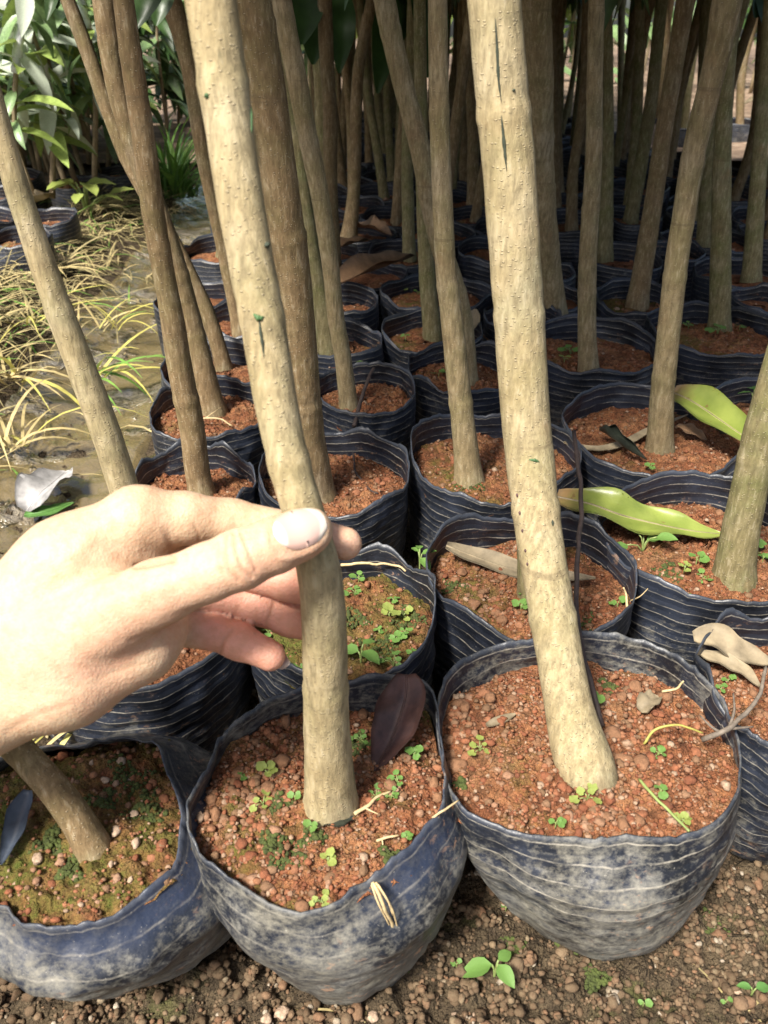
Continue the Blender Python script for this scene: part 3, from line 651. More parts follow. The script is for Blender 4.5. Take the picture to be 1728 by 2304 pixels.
def mark(root, tr_C, tr_R, px, width, mat, name='bark_scar'):
    """a thin scar strip lying on the camera-facing bark, traced in photo px; follows the stem surface"""
    pts = []
    for x, y in px:
        d = ray(x, y); d = d / np.linalg.norm(d)
        w = tr_C - CAM; t = w @ d; dist = np.linalg.norm(w - t[:, None] * d, axis=1); k = int(np.argmin(dist - tr_R)); 
        a = tr_C[k]; h = max(tr_R[k] ** 2 - min(dist[k], tr_R[k] * .97) ** 2, 1e-9) ** 0.5
        pts.append(CAM + d * (t[k] - h - 0.0002))
    pts = np.array(pts); n = len(pts)
    q = catmull(pts, max(8, n * 4)); m = len(q)
    rr = width * np.sin(np.linspace(0.15, math.pi - 0.15, m)) * (0.75 + 0.4 * np.random.RandomState(m).rand(m))
    V, Fq = tube(q, rr, 6)
    loc = np.array(root.location); ob(name, mesh_np(name, V - loc, Fq), M[mat], root)

# T1: the held trunk (explicit depths: leans towards the camera)
t1 = [(745, 1815, 118), (738, 1700, 108), (733, 1600, 104), (731, 1480, 103), (729, 1380, 101), (722, 1280, 99), (700, 1200, 95), (672, 1130, 94), (648, 1040, 95), (625, 930, 96), (608, 830, 98), (585, 690, 102), (552, 520, 105), (511, 260, 110), (474, 0, 118)]
p0 = on_z(745, 1815, ZS); d0 = depth(p0)
ts = [d0, None, None, None, 0.372, None, 0.350, None, None, None, None, None, None, None, 0.30]
idx = [i for i, t in enumerate(ts) if t is not None]
ys = [t1[i][1] for i in idx]; tt = np.interp([-p[1] for p in t1], [-y for y in ys], [ts[i] for i in idx])
P = [at_depth(x, y, t) for (x, y, w), t in zip(t1, tt)]; Wd = [w * t / F / 2 for (x, y, w), t in zip(t1, tt)]
P[0] = p0
T1P = (P, Wd)
r1, tr1, C1, R1 = sapling('pale sapling trunk pinched between the thumb and fingers', P, Wd, 'bark_pale', True, True, seed=1, top_z=0.95)
mark(r1, C1, R1, [(570, 706), (583, 716), (594, 712)], 0.0012, 'scar_green'); mark(r1, C1, R1, [(583, 712), (586, 745), (591, 775), (594, 806)], 0.0007, 'scar')
mark(r1, C1, R1, [(598, 545), (603, 558)], 0.0016, 'scar'); mark(r1, C1, R1, [(462, 210), (470, 222)], 0.0012, 'scar_green')
mark(r1, C1, R1, [(565, 240), (566, 300)], 0.0007, 'scar_green'); mark(r1, C1, R1, [(742, 1368), (745, 1385)], 0.0008, 'scar_purple')
# T2: the tall right-hand front trunk
t2 = [(1322, 1738, 118), (1300, 1680, 124), (1282, 1610, 112), (1268, 1530, 105), (1245, 1400, 104), (1222, 1260, 104), (1205, 1150, 105), (1192, 1040, 109), (1178, 885, 109), (1162, 625, 114), (1140, 312, 119), (1110, 0, 120)]
p0 = on_z(1322, 1738, ZS); d0 = depth(p0); tt = np.interp([1738 - p[1] for p in t2], [0, 700, 1738], [d0, 0.47, 0.385])
P = [at_depth(x, y, t) for (x, y, w), t in zip(t2, tt)]; P[0] = p0
r2, tr2, C2, R2 = sapling('thick pale front trunk rising from the round dusty bag with a long bark crack', P, [w * t / F / 2 for (x, y, w), t in zip(t2, tt)], 'bark_pale', True, True, seed=2, top_z=1.0)
mark(r2, C2, R2, [(1114, 40), (1118, 100), (1122, 180), (1128, 230)], 0.0008, 'scar'); mark(r2, C2, R2, [(1128, 260), (1134, 320), (1140, 385)], 0.0009, 'scar')
mark(r2, C2, R2, [(1190, 1034), (1205, 1036), (1214, 1040)], 0.0010, 'scar_green'); mark(r2, C2, R2, [(1155, 200), (1157, 206)], 0.0009, 'scar')
for yy in (1110, 1150, 1190, 1235, 1265): mark(r2, C2, R2, [(1163 + (yy - 1110) * 0.15, yy), (1164 + (yy - 1110) * 0.15, yy + 9)], 0.0008, 'scar_purple')
mark(r2, C2, R2, [(1243, 1170), (1244, 1184)], 0.0008, 'scar')

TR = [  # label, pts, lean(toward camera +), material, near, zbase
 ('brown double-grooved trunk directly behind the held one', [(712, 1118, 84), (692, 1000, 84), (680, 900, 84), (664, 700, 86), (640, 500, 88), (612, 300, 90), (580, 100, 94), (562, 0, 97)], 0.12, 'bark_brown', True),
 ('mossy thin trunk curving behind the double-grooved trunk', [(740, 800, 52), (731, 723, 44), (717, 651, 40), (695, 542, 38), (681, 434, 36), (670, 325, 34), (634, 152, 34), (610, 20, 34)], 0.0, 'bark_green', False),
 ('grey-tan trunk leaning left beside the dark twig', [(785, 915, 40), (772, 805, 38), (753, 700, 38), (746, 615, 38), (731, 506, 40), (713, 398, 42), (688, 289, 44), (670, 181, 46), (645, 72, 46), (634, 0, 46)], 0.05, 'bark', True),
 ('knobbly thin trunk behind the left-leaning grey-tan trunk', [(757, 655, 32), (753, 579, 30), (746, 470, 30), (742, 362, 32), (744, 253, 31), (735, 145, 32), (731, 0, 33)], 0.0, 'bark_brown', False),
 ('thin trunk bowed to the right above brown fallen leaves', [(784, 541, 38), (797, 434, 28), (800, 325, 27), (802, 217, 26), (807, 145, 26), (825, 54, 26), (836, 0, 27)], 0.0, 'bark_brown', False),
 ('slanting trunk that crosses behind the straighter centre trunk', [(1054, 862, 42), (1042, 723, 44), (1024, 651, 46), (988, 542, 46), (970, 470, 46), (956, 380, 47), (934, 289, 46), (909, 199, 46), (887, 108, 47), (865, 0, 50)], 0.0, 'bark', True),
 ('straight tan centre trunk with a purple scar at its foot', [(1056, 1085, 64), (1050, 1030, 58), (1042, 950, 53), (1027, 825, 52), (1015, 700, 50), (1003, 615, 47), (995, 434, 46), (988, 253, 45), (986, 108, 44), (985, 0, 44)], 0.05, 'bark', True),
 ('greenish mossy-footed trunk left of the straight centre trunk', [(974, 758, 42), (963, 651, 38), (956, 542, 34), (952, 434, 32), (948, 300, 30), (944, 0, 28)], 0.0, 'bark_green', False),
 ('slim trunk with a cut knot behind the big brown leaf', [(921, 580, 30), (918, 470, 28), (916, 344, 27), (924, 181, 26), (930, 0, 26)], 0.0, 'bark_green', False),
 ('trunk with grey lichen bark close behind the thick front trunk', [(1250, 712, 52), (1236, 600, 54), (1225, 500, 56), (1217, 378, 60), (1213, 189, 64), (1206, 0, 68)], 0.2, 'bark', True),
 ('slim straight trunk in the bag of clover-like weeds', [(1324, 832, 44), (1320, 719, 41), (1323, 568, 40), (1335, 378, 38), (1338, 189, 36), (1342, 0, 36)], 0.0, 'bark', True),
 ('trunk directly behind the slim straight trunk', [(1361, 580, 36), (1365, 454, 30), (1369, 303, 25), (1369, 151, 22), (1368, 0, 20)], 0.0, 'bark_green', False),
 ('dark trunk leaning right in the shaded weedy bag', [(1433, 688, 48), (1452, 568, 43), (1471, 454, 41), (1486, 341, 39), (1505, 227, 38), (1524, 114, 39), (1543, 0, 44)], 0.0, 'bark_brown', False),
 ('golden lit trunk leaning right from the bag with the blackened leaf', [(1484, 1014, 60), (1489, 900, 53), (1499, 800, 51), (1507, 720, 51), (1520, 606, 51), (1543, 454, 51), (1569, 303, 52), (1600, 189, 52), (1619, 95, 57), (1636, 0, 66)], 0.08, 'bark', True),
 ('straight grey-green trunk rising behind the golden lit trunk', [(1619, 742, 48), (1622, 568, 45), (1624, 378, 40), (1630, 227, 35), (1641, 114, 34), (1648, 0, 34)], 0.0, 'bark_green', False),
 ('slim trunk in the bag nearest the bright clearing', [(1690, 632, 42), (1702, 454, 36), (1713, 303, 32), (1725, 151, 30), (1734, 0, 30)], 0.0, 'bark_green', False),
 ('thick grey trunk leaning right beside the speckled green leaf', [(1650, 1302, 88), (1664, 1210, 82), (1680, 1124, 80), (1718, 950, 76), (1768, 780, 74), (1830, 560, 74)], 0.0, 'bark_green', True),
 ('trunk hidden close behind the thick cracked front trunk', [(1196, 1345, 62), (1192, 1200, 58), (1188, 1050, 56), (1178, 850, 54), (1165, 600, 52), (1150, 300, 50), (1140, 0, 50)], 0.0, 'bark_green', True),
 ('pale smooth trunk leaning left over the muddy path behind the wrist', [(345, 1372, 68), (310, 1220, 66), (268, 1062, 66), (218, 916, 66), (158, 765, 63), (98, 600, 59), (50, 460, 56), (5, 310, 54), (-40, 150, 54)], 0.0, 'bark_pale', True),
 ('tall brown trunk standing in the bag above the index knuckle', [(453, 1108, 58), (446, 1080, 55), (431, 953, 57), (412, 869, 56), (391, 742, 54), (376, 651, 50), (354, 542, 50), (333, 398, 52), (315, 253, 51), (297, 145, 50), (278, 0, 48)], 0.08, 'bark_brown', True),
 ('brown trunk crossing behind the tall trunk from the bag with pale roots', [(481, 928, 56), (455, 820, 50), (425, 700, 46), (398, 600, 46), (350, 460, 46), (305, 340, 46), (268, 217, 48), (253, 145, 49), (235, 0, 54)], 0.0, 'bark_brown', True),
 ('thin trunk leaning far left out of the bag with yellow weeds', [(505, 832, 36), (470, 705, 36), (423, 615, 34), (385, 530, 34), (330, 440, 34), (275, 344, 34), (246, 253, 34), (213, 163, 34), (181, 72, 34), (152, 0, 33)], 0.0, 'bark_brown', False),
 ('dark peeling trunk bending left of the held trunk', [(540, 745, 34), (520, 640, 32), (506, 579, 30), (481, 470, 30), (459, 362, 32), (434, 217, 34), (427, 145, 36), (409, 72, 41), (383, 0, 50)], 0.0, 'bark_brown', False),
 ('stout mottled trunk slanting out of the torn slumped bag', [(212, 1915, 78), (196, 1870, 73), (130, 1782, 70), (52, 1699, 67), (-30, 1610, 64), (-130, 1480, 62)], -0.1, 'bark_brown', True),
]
G_BACK = 'slim saplings in the crowded shaded back rows'
FAR = [  # rear trunks one can tell apart
 [(865, 447, 22), (847, 325, 20), (829, 217, 19), (815, 60, 18)], [(882, 411, 20), (872, 253, 18), (868, 60, 17)], [(1064, 465, 28), (1064, 289, 26), (1057, 181, 24), (1050, 0, 24)],
 [(1251, 432, 36), (1248, 227, 30), (1253, 0, 28)], [(1286, 515, 28), (1289, 378, 24), (1304, 303, 23), (1316, 189, 22), (1320, 0, 22)], [(1433, 430, 24), (1429, 303, 22), (1433, 189, 22), (1448, 76, 22), (1463, 0, 24)],
 [(1410, 343, 15), (1414, 200, 16), (1420, 114, 17), (1429, 0, 20)], [(1395, 318, 14), (1397, 150, 15), (1399, 0, 17)], [(1509, 366, 19), (1524, 265, 18), (1540, 100, 18)], [(1539, 288, 18), (1554, 151, 20), (1584, 0, 24)],
 [(1664, 284, 18), (1671, 151, 18), (1702, 30, 20)], [(1482, 268, 20), (1497, 76, 22), (1505, 0, 24)], [(1584, 552, 36), (1592, 416, 34), (1600, 300, 32), (1606, 100, 30)], [(1649, 452, 24), (1683, 360, 23), (1702, 265, 22), (1712, 100, 21)],
]
trees_at = []; TREES = {}
for k, (lab, pts, lean, mt, near) in enumerate(TR):
    P, Wd = px_trunk(pts, 0.1, lean)
    TREES[lab] = sapling(lab, P, Wd, mt, near, True, seed=20 + k, top_z=0.92 + 0.01 * (k % 7))[0]; trees_at.append(P[0])
nb = 0
def back_bag(x, y, R, seed):
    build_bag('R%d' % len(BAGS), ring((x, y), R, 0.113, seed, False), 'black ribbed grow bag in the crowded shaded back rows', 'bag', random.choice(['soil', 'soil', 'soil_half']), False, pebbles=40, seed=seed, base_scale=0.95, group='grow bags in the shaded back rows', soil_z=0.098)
    ALLB.append((np.array([x, y, 0]), R, None))
def free(x, y, R): return all((b[0][0] - x) ** 2 + (b[0][1] - y) ** 2 > (R + b[1]) ** 2 for b in ALLB)
for k, pts in enumerate(FAR):
    P, Wd = px_trunk(pts, 0.1, 0.0)
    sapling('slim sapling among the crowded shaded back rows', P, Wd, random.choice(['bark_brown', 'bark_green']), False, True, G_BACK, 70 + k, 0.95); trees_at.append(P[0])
    for R in (0.085, 0.07, 0.055, 0.045):
        if free(P[0][0], P[0][1], R): back_bag(P[0][0], P[0][1], R, 300 + k); break
seed = 400
for row, y in enumerate(np.arange(1.28, 4.9, 0.165)):
    left = path_x(y) + 0.17; right = min(0.50 * y + 0.22, 0.95 if y > 2.75 else 9, 0.23 * y if y > 3.2 else 9)
    x = left + (0.08 if row % 2 else 0.0)
    while x < right:
        xx = x + random.uniform(-.015, .015); yy = y + random.uniform(-.015, .015); R = 0.078; seed += 1
        for dx, dy, R in ((0, 0, .078), (0.02, 0.02, .07), (-0.02, 0.02, .07), (0, 0.04, .06), (0, 0, .05)):
            if free(xx + dx, yy + dy, R):
                bx, by = xx + dx, yy + dy; back_bag(bx, by, R, seed)
                if y > 1.45 and all((t[0] - bx) ** 2 + (t[1] - by) ** 2 > 0.06 ** 2 for t in trees_at):
                    ln = random.uniform(-.12, .12); ln2 = random.uniform(-.12, .12); r0 = random.uniform(.010, .015)
                    P = [np.array([bx, by, .098]), np.array([bx + ln * .25 + random.uniform(-.02, .02), by + ln2 * .2, .35]), np.array([bx + ln * .6, by + ln2 * .5, .66])]
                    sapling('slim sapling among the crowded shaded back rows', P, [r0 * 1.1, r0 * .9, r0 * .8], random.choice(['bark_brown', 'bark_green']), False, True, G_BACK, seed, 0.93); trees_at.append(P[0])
                break
        x += 0.17 if y < 3.2 else 0.22

for lab, hang in (('knobbly thin trunk behind the left-leaning grey-tan trunk', [((688, -60), (705, 145), 1.25, .055), ((752, -60), (763, 165), 1.35, .045), ((665, -80), (680, 100), 1.2, .06)]),
                  ('thin trunk bowed to the right above brown fallen leaves', [((868, -60), (850, 210), 1.7, .06), ((905, -70), (868, 150), 1.75, .06)]),
                  ('straight tan centre trunk with a purple scar at its foot', [((955, -60), (962, 175), 1.3, .05), ((940, -90), (948, 110), 1.35, .05)]),
                  ('tall brown trunk standing in the bag above the index knuckle', [((335, -80), (303, 70), .8, .03), ((345, -60), (352, 58), .85, .03)]),
                  ('thin trunk leaning far left out of the bag with yellow weeds', [((108, -60), (106, 46), 1.0, .02), ((122, -60), (128, 20), 1.0, .02)]),
                  ('slim trunk in the bag nearest the bright clearing', [((1690, -60), (1722, 60), 1.3, .05), ((1705, -80), (1700, 40), 1.3, .05)])):
    root = TREES[lab]; loc = np.array(root.location)
    for a_, b_, t_, w_ in hang:
        A, B = at_depth(*a_, t_), at_depth(*b_, t_ * 0.98); n_ = 12; sp = catmull([A, (A + B) / 2 + np.array([0.01, -.012, 0]), B], n_)
        pr = np.sin(math.pi * (0.03 + 0.95 * np.linspace(0, 1, n_)) ** .9) ** .8 * w_ / 2; V = []
        for i_ in range(n_):
            for u_ in (-1, -.5, 0, .5, 1): V.append(sp[i_] + np.array([u_ * pr[i_], -abs(u_) * pr[i_] * .35, 0]))
        ob('hanging_leaf', mesh_np('hanging_leaf', np.array(V) - loc, grid_faces(n_, 5)), M['canopy'], root)

# ------------------------------------------------------------------ the hand (one continuous surface from a smooth union of tapered limbs)
ZX = 1.92
def hz(x, y, t): return at_depth(x / ZX, y / ZX + 1000, t)
def hr(r, t): return r * t / (F * ZX)
def cone(a, b): return (hz(*a[:3]), hz(*b[:3]), hr(a[3], a[2]), hr(b[3], b[2]))
E_ = (-1500, 1580, 0.345, 330)
PALM = [cone(E_, (-200, 1060, .352, 285)), cone((-200, 900, .350, 190), (300, 520, .350, 185)), cone((300, 520, .350, 185), (585, 318, .352, 132)),
        cone((-200, 1200, .350, 195), (300, 1000, .345, 190)), cone((300, 1000, .345, 190), (600, 860, .350, 140)), cone((600, 860, .350, 140), (690, 800, .360, 110)),
        cone((-100, 1040, .352, 215), (640, 650, .366, 130)), cone((150, 800, .346, 200), (560, 500, .360, 100)), cone((200, 760, .35, 180), (620, 480, .366, 120)), cone((100, 1000, .36, 180), (640, 760, .376, 112))]
FING = [
 ([(230, 890, .340, 195), (480, 740, .334, 168), (690, 638, .330, 140), (900, 553, .327, 122), (1040, 497, .3255, 127), (1190, 435, .328, 116), (1300, 390, .3315, 104), (1345, 371, .333, 92)], 0.006),
 ([(600, 318, .352, 126), (800, 320, .358, 108), (1000, 335, .3665, 95), (1290, 378, .3685, 82), (1490, 428, .368, 71)], 0.007),
 ([(620, 480, .366, 122), (960, 520, .386, 90), (1250, 592, .386, 80), (1390, 642, .387, 69)], 0.006),
 ([(620, 640, .374, 116), (960, 645, .390, 86), (1110, 690, .394, 84), (1250, 745, .397, 79), (1380, 795, .399, 67)], 0.006),
 ([(640, 765, .376, 110), (900, 800, .385, 80), (1030, 850, .384, 77), (1165, 912, .382, 66)], 0.006)]
def rc(p, a, b, r1, r2):
    ba = b - a; L2 = ba @ ba; t = np.clip(((p - a) @ ba) / L2, 0, 1)
    return np.linalg.norm(p - a - t[:, None] * ba, axis=1) - (r1 + (r2 - r1) * t)
def smin(a, b, k):
    h = np.clip(0.5 + 0.5 * (b - a) / k, 0, 1); return b * (1 - h) + a * h - k * h * (1 - h)
FC = [([cone(a, b) for a, b in zip(ch[:-1], ch[1:])], k) for ch, k in FING]
def hand_sdf(p, want=False):
    d = None
    for c in PALM:
        x = rc(p, *c); d = x if d is None else smin(d, x, 0.014)
    res = d; fs = []
    for segs, k in FC:
        f = None
        for c in segs:
            x = rc(p, *c); f = x if f is None else smin(f, x, 0.004)
        fs.append(f); res = np.minimum(res, smin(d, f, k))
    return (res, d, fs) if want else res
def hand_mesh():
    allp = np.array([c[i] for c in PALM for i in (0, 1)] + [c[i] for s, _ in FC for c in s for i in (0, 1)])
    lo = allp.min(0) - 0.036; hi = allp.max(0) + 0.036; h = 0.0034
    ax = [np.arange(lo[i], hi[i], h) for i in range(3)]; n = [len(a) for a in ax]
    Gr = np.zeros(n, np.float32)
    Yg, Zg_ = np.meshgrid(ax[1], ax[2], indexing='ij')
    for i in range(n[0]):
        Gr[i] = hand_sdf(np.stack([np.full(Yg.size, ax[0][i]), Yg.ravel(), Zg_.ravel()], -1)).reshape(Yg.shape)
    S = Gr < 0; cs = [m - 1 for m in n]
    cnt = np.zeros(cs, np.int8); acc = np.zeros(cs + [3], np.float32); ncr = np.zeros(cs, np.float32)
    sl = lambda a, o: a[o[0]:o[0] + cs[0], o[1]:o[1] + cs[1], o[2]:o[2] + cs[2]]
    corners = [(a, b, c) for a in (0, 1) for b in (0, 1) for c in (0, 1)]
    for o in corners: cnt += sl(S, o)
    for o in corners:
        for x in range(3):
            if o[x] == 0:
                q = list(o); q[x] = 1
                f0, f1 = sl(Gr, o), sl(Gr, q); cr = (f0 < 0) != (f1 < 0)
                t = np.where(cr, f0 / np.where(f0 == f1, 1, f0 - f1), 0)
                for m in range(3): acc[..., m] += np.where(cr, o[m] + (t if m == x else 0), 0)
                ncr += cr
    act = (cnt > 0) & (cnt < 8); idx = -np.ones(cs, np.int64); idx[act] = np.arange(act.sum())
    ijk = np.argwhere(act); V = lo + (ijk + acc[act] / ncr[act][:, None]) * h
    quads = []
    for x in range(3):
        a, b = [(1, 2), (2, 0), (0, 1)][x]
        o2 = [0, 0, 0]; o2[x] = 1
        s0 = S[:n[0] - o2[0], :n[1] - o2[1], :n[2] - o2[2]]; s1 = S[o2[0]:, o2[1]:, o2[2]:]
        e = np.argwhere(s0 != s1); fl = s0[tuple(e.T)]
        ok = (e[:, a] > 0) & (e[:, b] > 0) & (e[:, a] < cs[a]) & (e[:, b] < cs[b]) & (e[:, x] < cs[x]); e = e[ok]; fl = fl[ok]
        A = np.zeros(3, int); A[a] = 1; B = np.zeros(3, int); B[b] = 1
        q = np.stack([idx[tuple((e - A - B).T)], idx[tuple((e - B).T)], idx[tuple(e.T)], idx[tuple((e - A).T)]], -1)
        q[~fl] = q[~fl][:, ::-1]; quads.append(q)
    Q = np.concatenate(quads); Q = Q[(Q >= 0).all(1)]
    return V, Q
def project(V, it=3):
    for _ in range(it):
        d = hand_sdf(V); e = 4e-4
        g_ = np.stack([hand_sdf(V + np.eye(3)[i] * e) - hand_sdf(V - np.eye(3)[i] * e) for i in range(3)], -1) / (2 * e)
        V = V - g_ * (d / np.maximum((g_ ** 2).sum(1), 0.3))[:, None]
    return V, g_ / np.linalg.norm(g_, axis=1)[:, None]
def lin_sub(V, Q):
    E = np.sort(np.concatenate([Q[:, [0, 1]], Q[:, [1, 2]], Q[:, [2, 3]], Q[:, [3, 0]]]), 1)
    key = E[:, 0] * len(V) + E[:, 1]; u, inv = np.unique(key, return_inverse=True); nV = len(V); nq = len(Q)
    mids = (V[u // nV] + V[u % nV]) / 2; ctr = V[Q].mean(1)
    m = [inv[i * nq:(i + 1) * nq] + nV for i in range(4)]; c = np.arange(nq) + nV + len(u)
    NQ = np.concatenate([np.stack([Q[:, i], m[i], c, m[i - 1]], -1) for i in range(4)])
    return np.vstack([V, mids, ctr]), NQ
V, Q = hand_mesh()
V, _ = project(V, 2); V, Q = lin_sub(V, Q); V, _ = project(V, 2); V, Q = lin_sub(V, Q); V, Nn = project(V, 1)
def to_zoom(V):
    w = V - CAM; t = w @ FWD; return np.stack([((w @ RIGHT) / t * F + CX) * ZX, ((-(w @ UP) / t * F + CY) - 1000) * ZX], -1), t
Zp, dep = to_zoom(V); face = -(Nn * (V - CAM)).sum(1) / np.linalg.norm(V - CAM, axis=1)
def seg_d(P, pl):
    pl = np.array(pl, float); best = np.full(len(P), 1e9)
    for a, b in zip(pl[:-1], pl[1:]):
        ba = b - a; t = np.clip(((P - a) @ ba) / (ba @ ba), 0, 1); best = np.minimum(best, np.linalg.norm(P - a - t[:, None] * ba, axis=1))
    return best
_, dp, fs_ = hand_sdf(V, True)
is_thumb = fs_[0] < 0.003
CRE = [([(978, 395), (964, 470), (988, 550), (1032, 592)], 9, .0007, 0), ([(1008, 385), (1018, 460), (1048, 540), (1088, 572)], 9, .0008, 0), ([(1040, 380), (1076, 470), (1108, 545)], 8, .0006, 0), ([(940, 420), (938, 500), (960, 560)], 9, .0003, 0),
       ([(590, 528), (670, 516), (745, 497)], 14, .0012, -1), ([(748, 500), (738, 430), (722, 395)], 14, .0004, -1), ([(840, 350), (858, 385), (862, 412)], 8, .0003, -1),
       ([(560, 850), (680, 805), (800, 770)], 10, .00025, -1), ([(600, 900), (700, 870), (780, 850)], 9, .00025, -1), ([(430, 1010), (560, 960), (690, 930)], 10, .0002, -1), ([(700, 760), (800, 720), (880, 690)], 10, .0002, -1),
       ([(1188, 680), (1166, 740), (1150, 775)], 8, .0005, 3), ([(1000, 805), (962, 850), (948, 905)], 8, .0006, 4), ([(30, 1240), (150, 1170), (280, 1130)], 16, .0003, -1), ([(700, 250), (690, 330), (720, 400)], 22, .0002, -1)]
crease = np.zeros(len(V)); disp = np.zeros(len(V))
for pl, w, a, who in CRE:
    sel = (face > 0.05) & (is_thumb if who == 0 else ((fs_[who] < 0.003) if who > 0 else (dep < 0.375)))
    e = np.exp(-(seg_d(Zp, pl) / w) ** 2) * sel; disp -= a * e; crease = np.maximum(crease, e * min(1, a / .0006))
for pl, w, a in [([(640, 215), (740, 250), (900, 262)], 40, .0007), ([(610, 330), (690, 350), (720, 430)], 30, .0006), ([(300, 480), (460, 330)], 45, .0009), ([(260, 760), (560, 640), (700, 600)], 50, .0007)]:
    disp += a * np.exp(-(seg_d(Zp, pl) / w) ** 2) * (face > 0)
disp += 0.00022 * fbm(V, 45, 2, 5) + 0.00005 * fbm(V, 500, 2, 8)
# recess round the thumb nail
nd = np.abs(((Zp[:, 0] - 1278) * 0.92 - (Zp[:, 1] - 378) * 0.392) / 122) ** 2.6 + np.abs(((Zp[:, 0] - 1278) * 0.392 + (Zp[:, 1] - 378) * 0.92) / 94) ** 2.6
disp += (-0.0005 * np.clip((1 - nd) * 2.5, 0, 1) + 0.0004 * np.exp(-((nd - 1.35) / 0.3) ** 2)) * ((face > 0.15) & is_thumb)
V = V + Nn * disp[:, None]
pink = np.clip(1 - np.minimum.reduce([f for f in fs_[2:]]) / 0.004, 0, 1) * np.clip((Zp[:, 0] - 780) / 120, 0, 1)
pink = np.maximum(pink, 0.45 * np.clip(1 - fs_[1] / 0.004, 0, 1) * np.clip((Zp[:, 0] - 1250) / 150, 0, 1))
pink = np.maximum(pink, 0.35 * is_thumb * np.clip((Zp[:, 1] - 420 + (Zp[:, 0] - 1100) * 0.25) / 120, 0, 1))
ph = thing('person', 'bare left hand and forearm pinching a sapling trunk between thumb and fingers', 'person', hz(0, 1000, .35))
hl = np.array(ph.location)
hand = ob('hand', mesh_np('hand', V - hl, Q[:, ::-1], attrs={'pink': pink, 'crease': crease}), M['skin'], ph)
def nail(name, ctr, u, n, hl_, hw, length_out=0.0, free=0.0):
    u = u / np.linalg.norm(u); n = n - u * (n @ u); n /= np.linalg.norm(n); w = np.cross(n, u)
    ns, nt_ = 18, 15; Vv = []; uv = []; offs = []
    for s in np.linspace(-1, 1, ns):
        half = (1 - abs(s) ** 3.2 * (0.55 if s < 0 else 0.38))
        for t in np.linspace(-1, 1, nt_):
            p = ctr + u * (s * hl_ - (0.12 * hl_ * (t * t) if s > 0 else -0.10 * hl_ * t * t)) + w * (t * half * hw) + n * 0.014
            Vv.append(p); offs.append(0.0006 + 0.0004 * (1 - t * t) - 0.0007 * (abs(t) > .99) - 0.0007 * (s < -.99)); uv.append((s / 2 + .5, t / 2 + .5))
    p = np.array(Vv)
    for _ in range(14): p = p - n * (hand_sdf(p) * 0.9)[:, None]
    return ob(name, mesh_np(name, p + n * np.array(offs)[:, None] - hl, grid_faces(ns, nt_), uv=np.array(uv)), M['nail'], hand)
tu = hz(1345, 371, .333) - hz(1190, 435, .328)
nail('thumb_nail', hz(1278, 380, .3325), tu, -ray(665, 1190) + UP * 0.15, hr(118, .333), hr(90, .333))
pu_ = hz(1165, 912, .382) - hz(1030, 850, .384)
# little-finger nail seen edge-on past the fingertip
c0 = hz(1168, 912, .386); u_ = pu_ / np.linalg.norm(pu_); w_ = -UP * 0.75 + RIGHT * 0.15; w_ = w_ - u_ * (w_ @ u_); w_ /= np.linalg.norm(w_); n_ = np.cross(u_, w_)
if n_ @ FWD < 0: n_ = -n_
Vv = []; uvs = []
for s in np.linspace(0, 1, 8):
    for t in np.linspace(-1, 1, 9):
        hw = 0.0046 * (1 - 0.35 * s ** 3)
        Vv.append(c0 + u_ * (0.001 + 0.0088 * s - 0.0016 * t * t * s) + w_ * t * hw + n_ * (0.0045 - 0.0030 * t * t - 0.0035 * s * s)); uvs.append((0.4 + 0.6 * s, t / 2 + .5))
ob('finger_nail', mesh_np('finger_nail', np.array(Vv) - hl, grid_faces(8, 9), uv=np.array(uvs)), M['nail'], hand)

# ------------------------------------------------------------------ seedlings (small weeds)
def round_leaf(seed, notch=0.25, elong=1.0):
    rs = np.random.RandomState(seed); n = 14; V = [(0.0, 0, 0.0)]; 
    V = [(0.5, 0, -0.05)]
    for k in range(n):
        a = k * 2 * math.pi / n; r = 0.5 * (1 + 0.06 * rs.randn()); 
        x = 0.5 + r * math.cos(a) * elong; y = r * math.sin(a)
        if abs(k - n / 2) < 1: x += notch * 0.5
        V.append((x - 0.5 + 0.5 * elong, y, 0.06 * rs.randn() + 0.08 * abs(y)))
    return mesh_np('leaf', np.array(V), [(0, k + 1, (k + 1) % n + 1) for k in range(n)])
ROUND = {m: [round_leaf(s + 3 * i, 0.25) for s in range(3)] for i, m in enumerate(('weed', 'weed_yellow', 'weed_dark'))}
OVAL = {}
for i, m in enumerate(('weed', 'weed_yellow', 'weed_dark')):
    for me in ROUND[m]: me.materials.append(M[m])
    OVAL[m] = []
    for s in range(3):
        v, f, uv = leaf_mesh(1.0, 0.62, 0.25, 0.35, 7, wave=0.08, seed=s); me = mesh_np('leaf', v, f, uv=uv); me.materials.append(M[m]); OVAL[m].append(me)
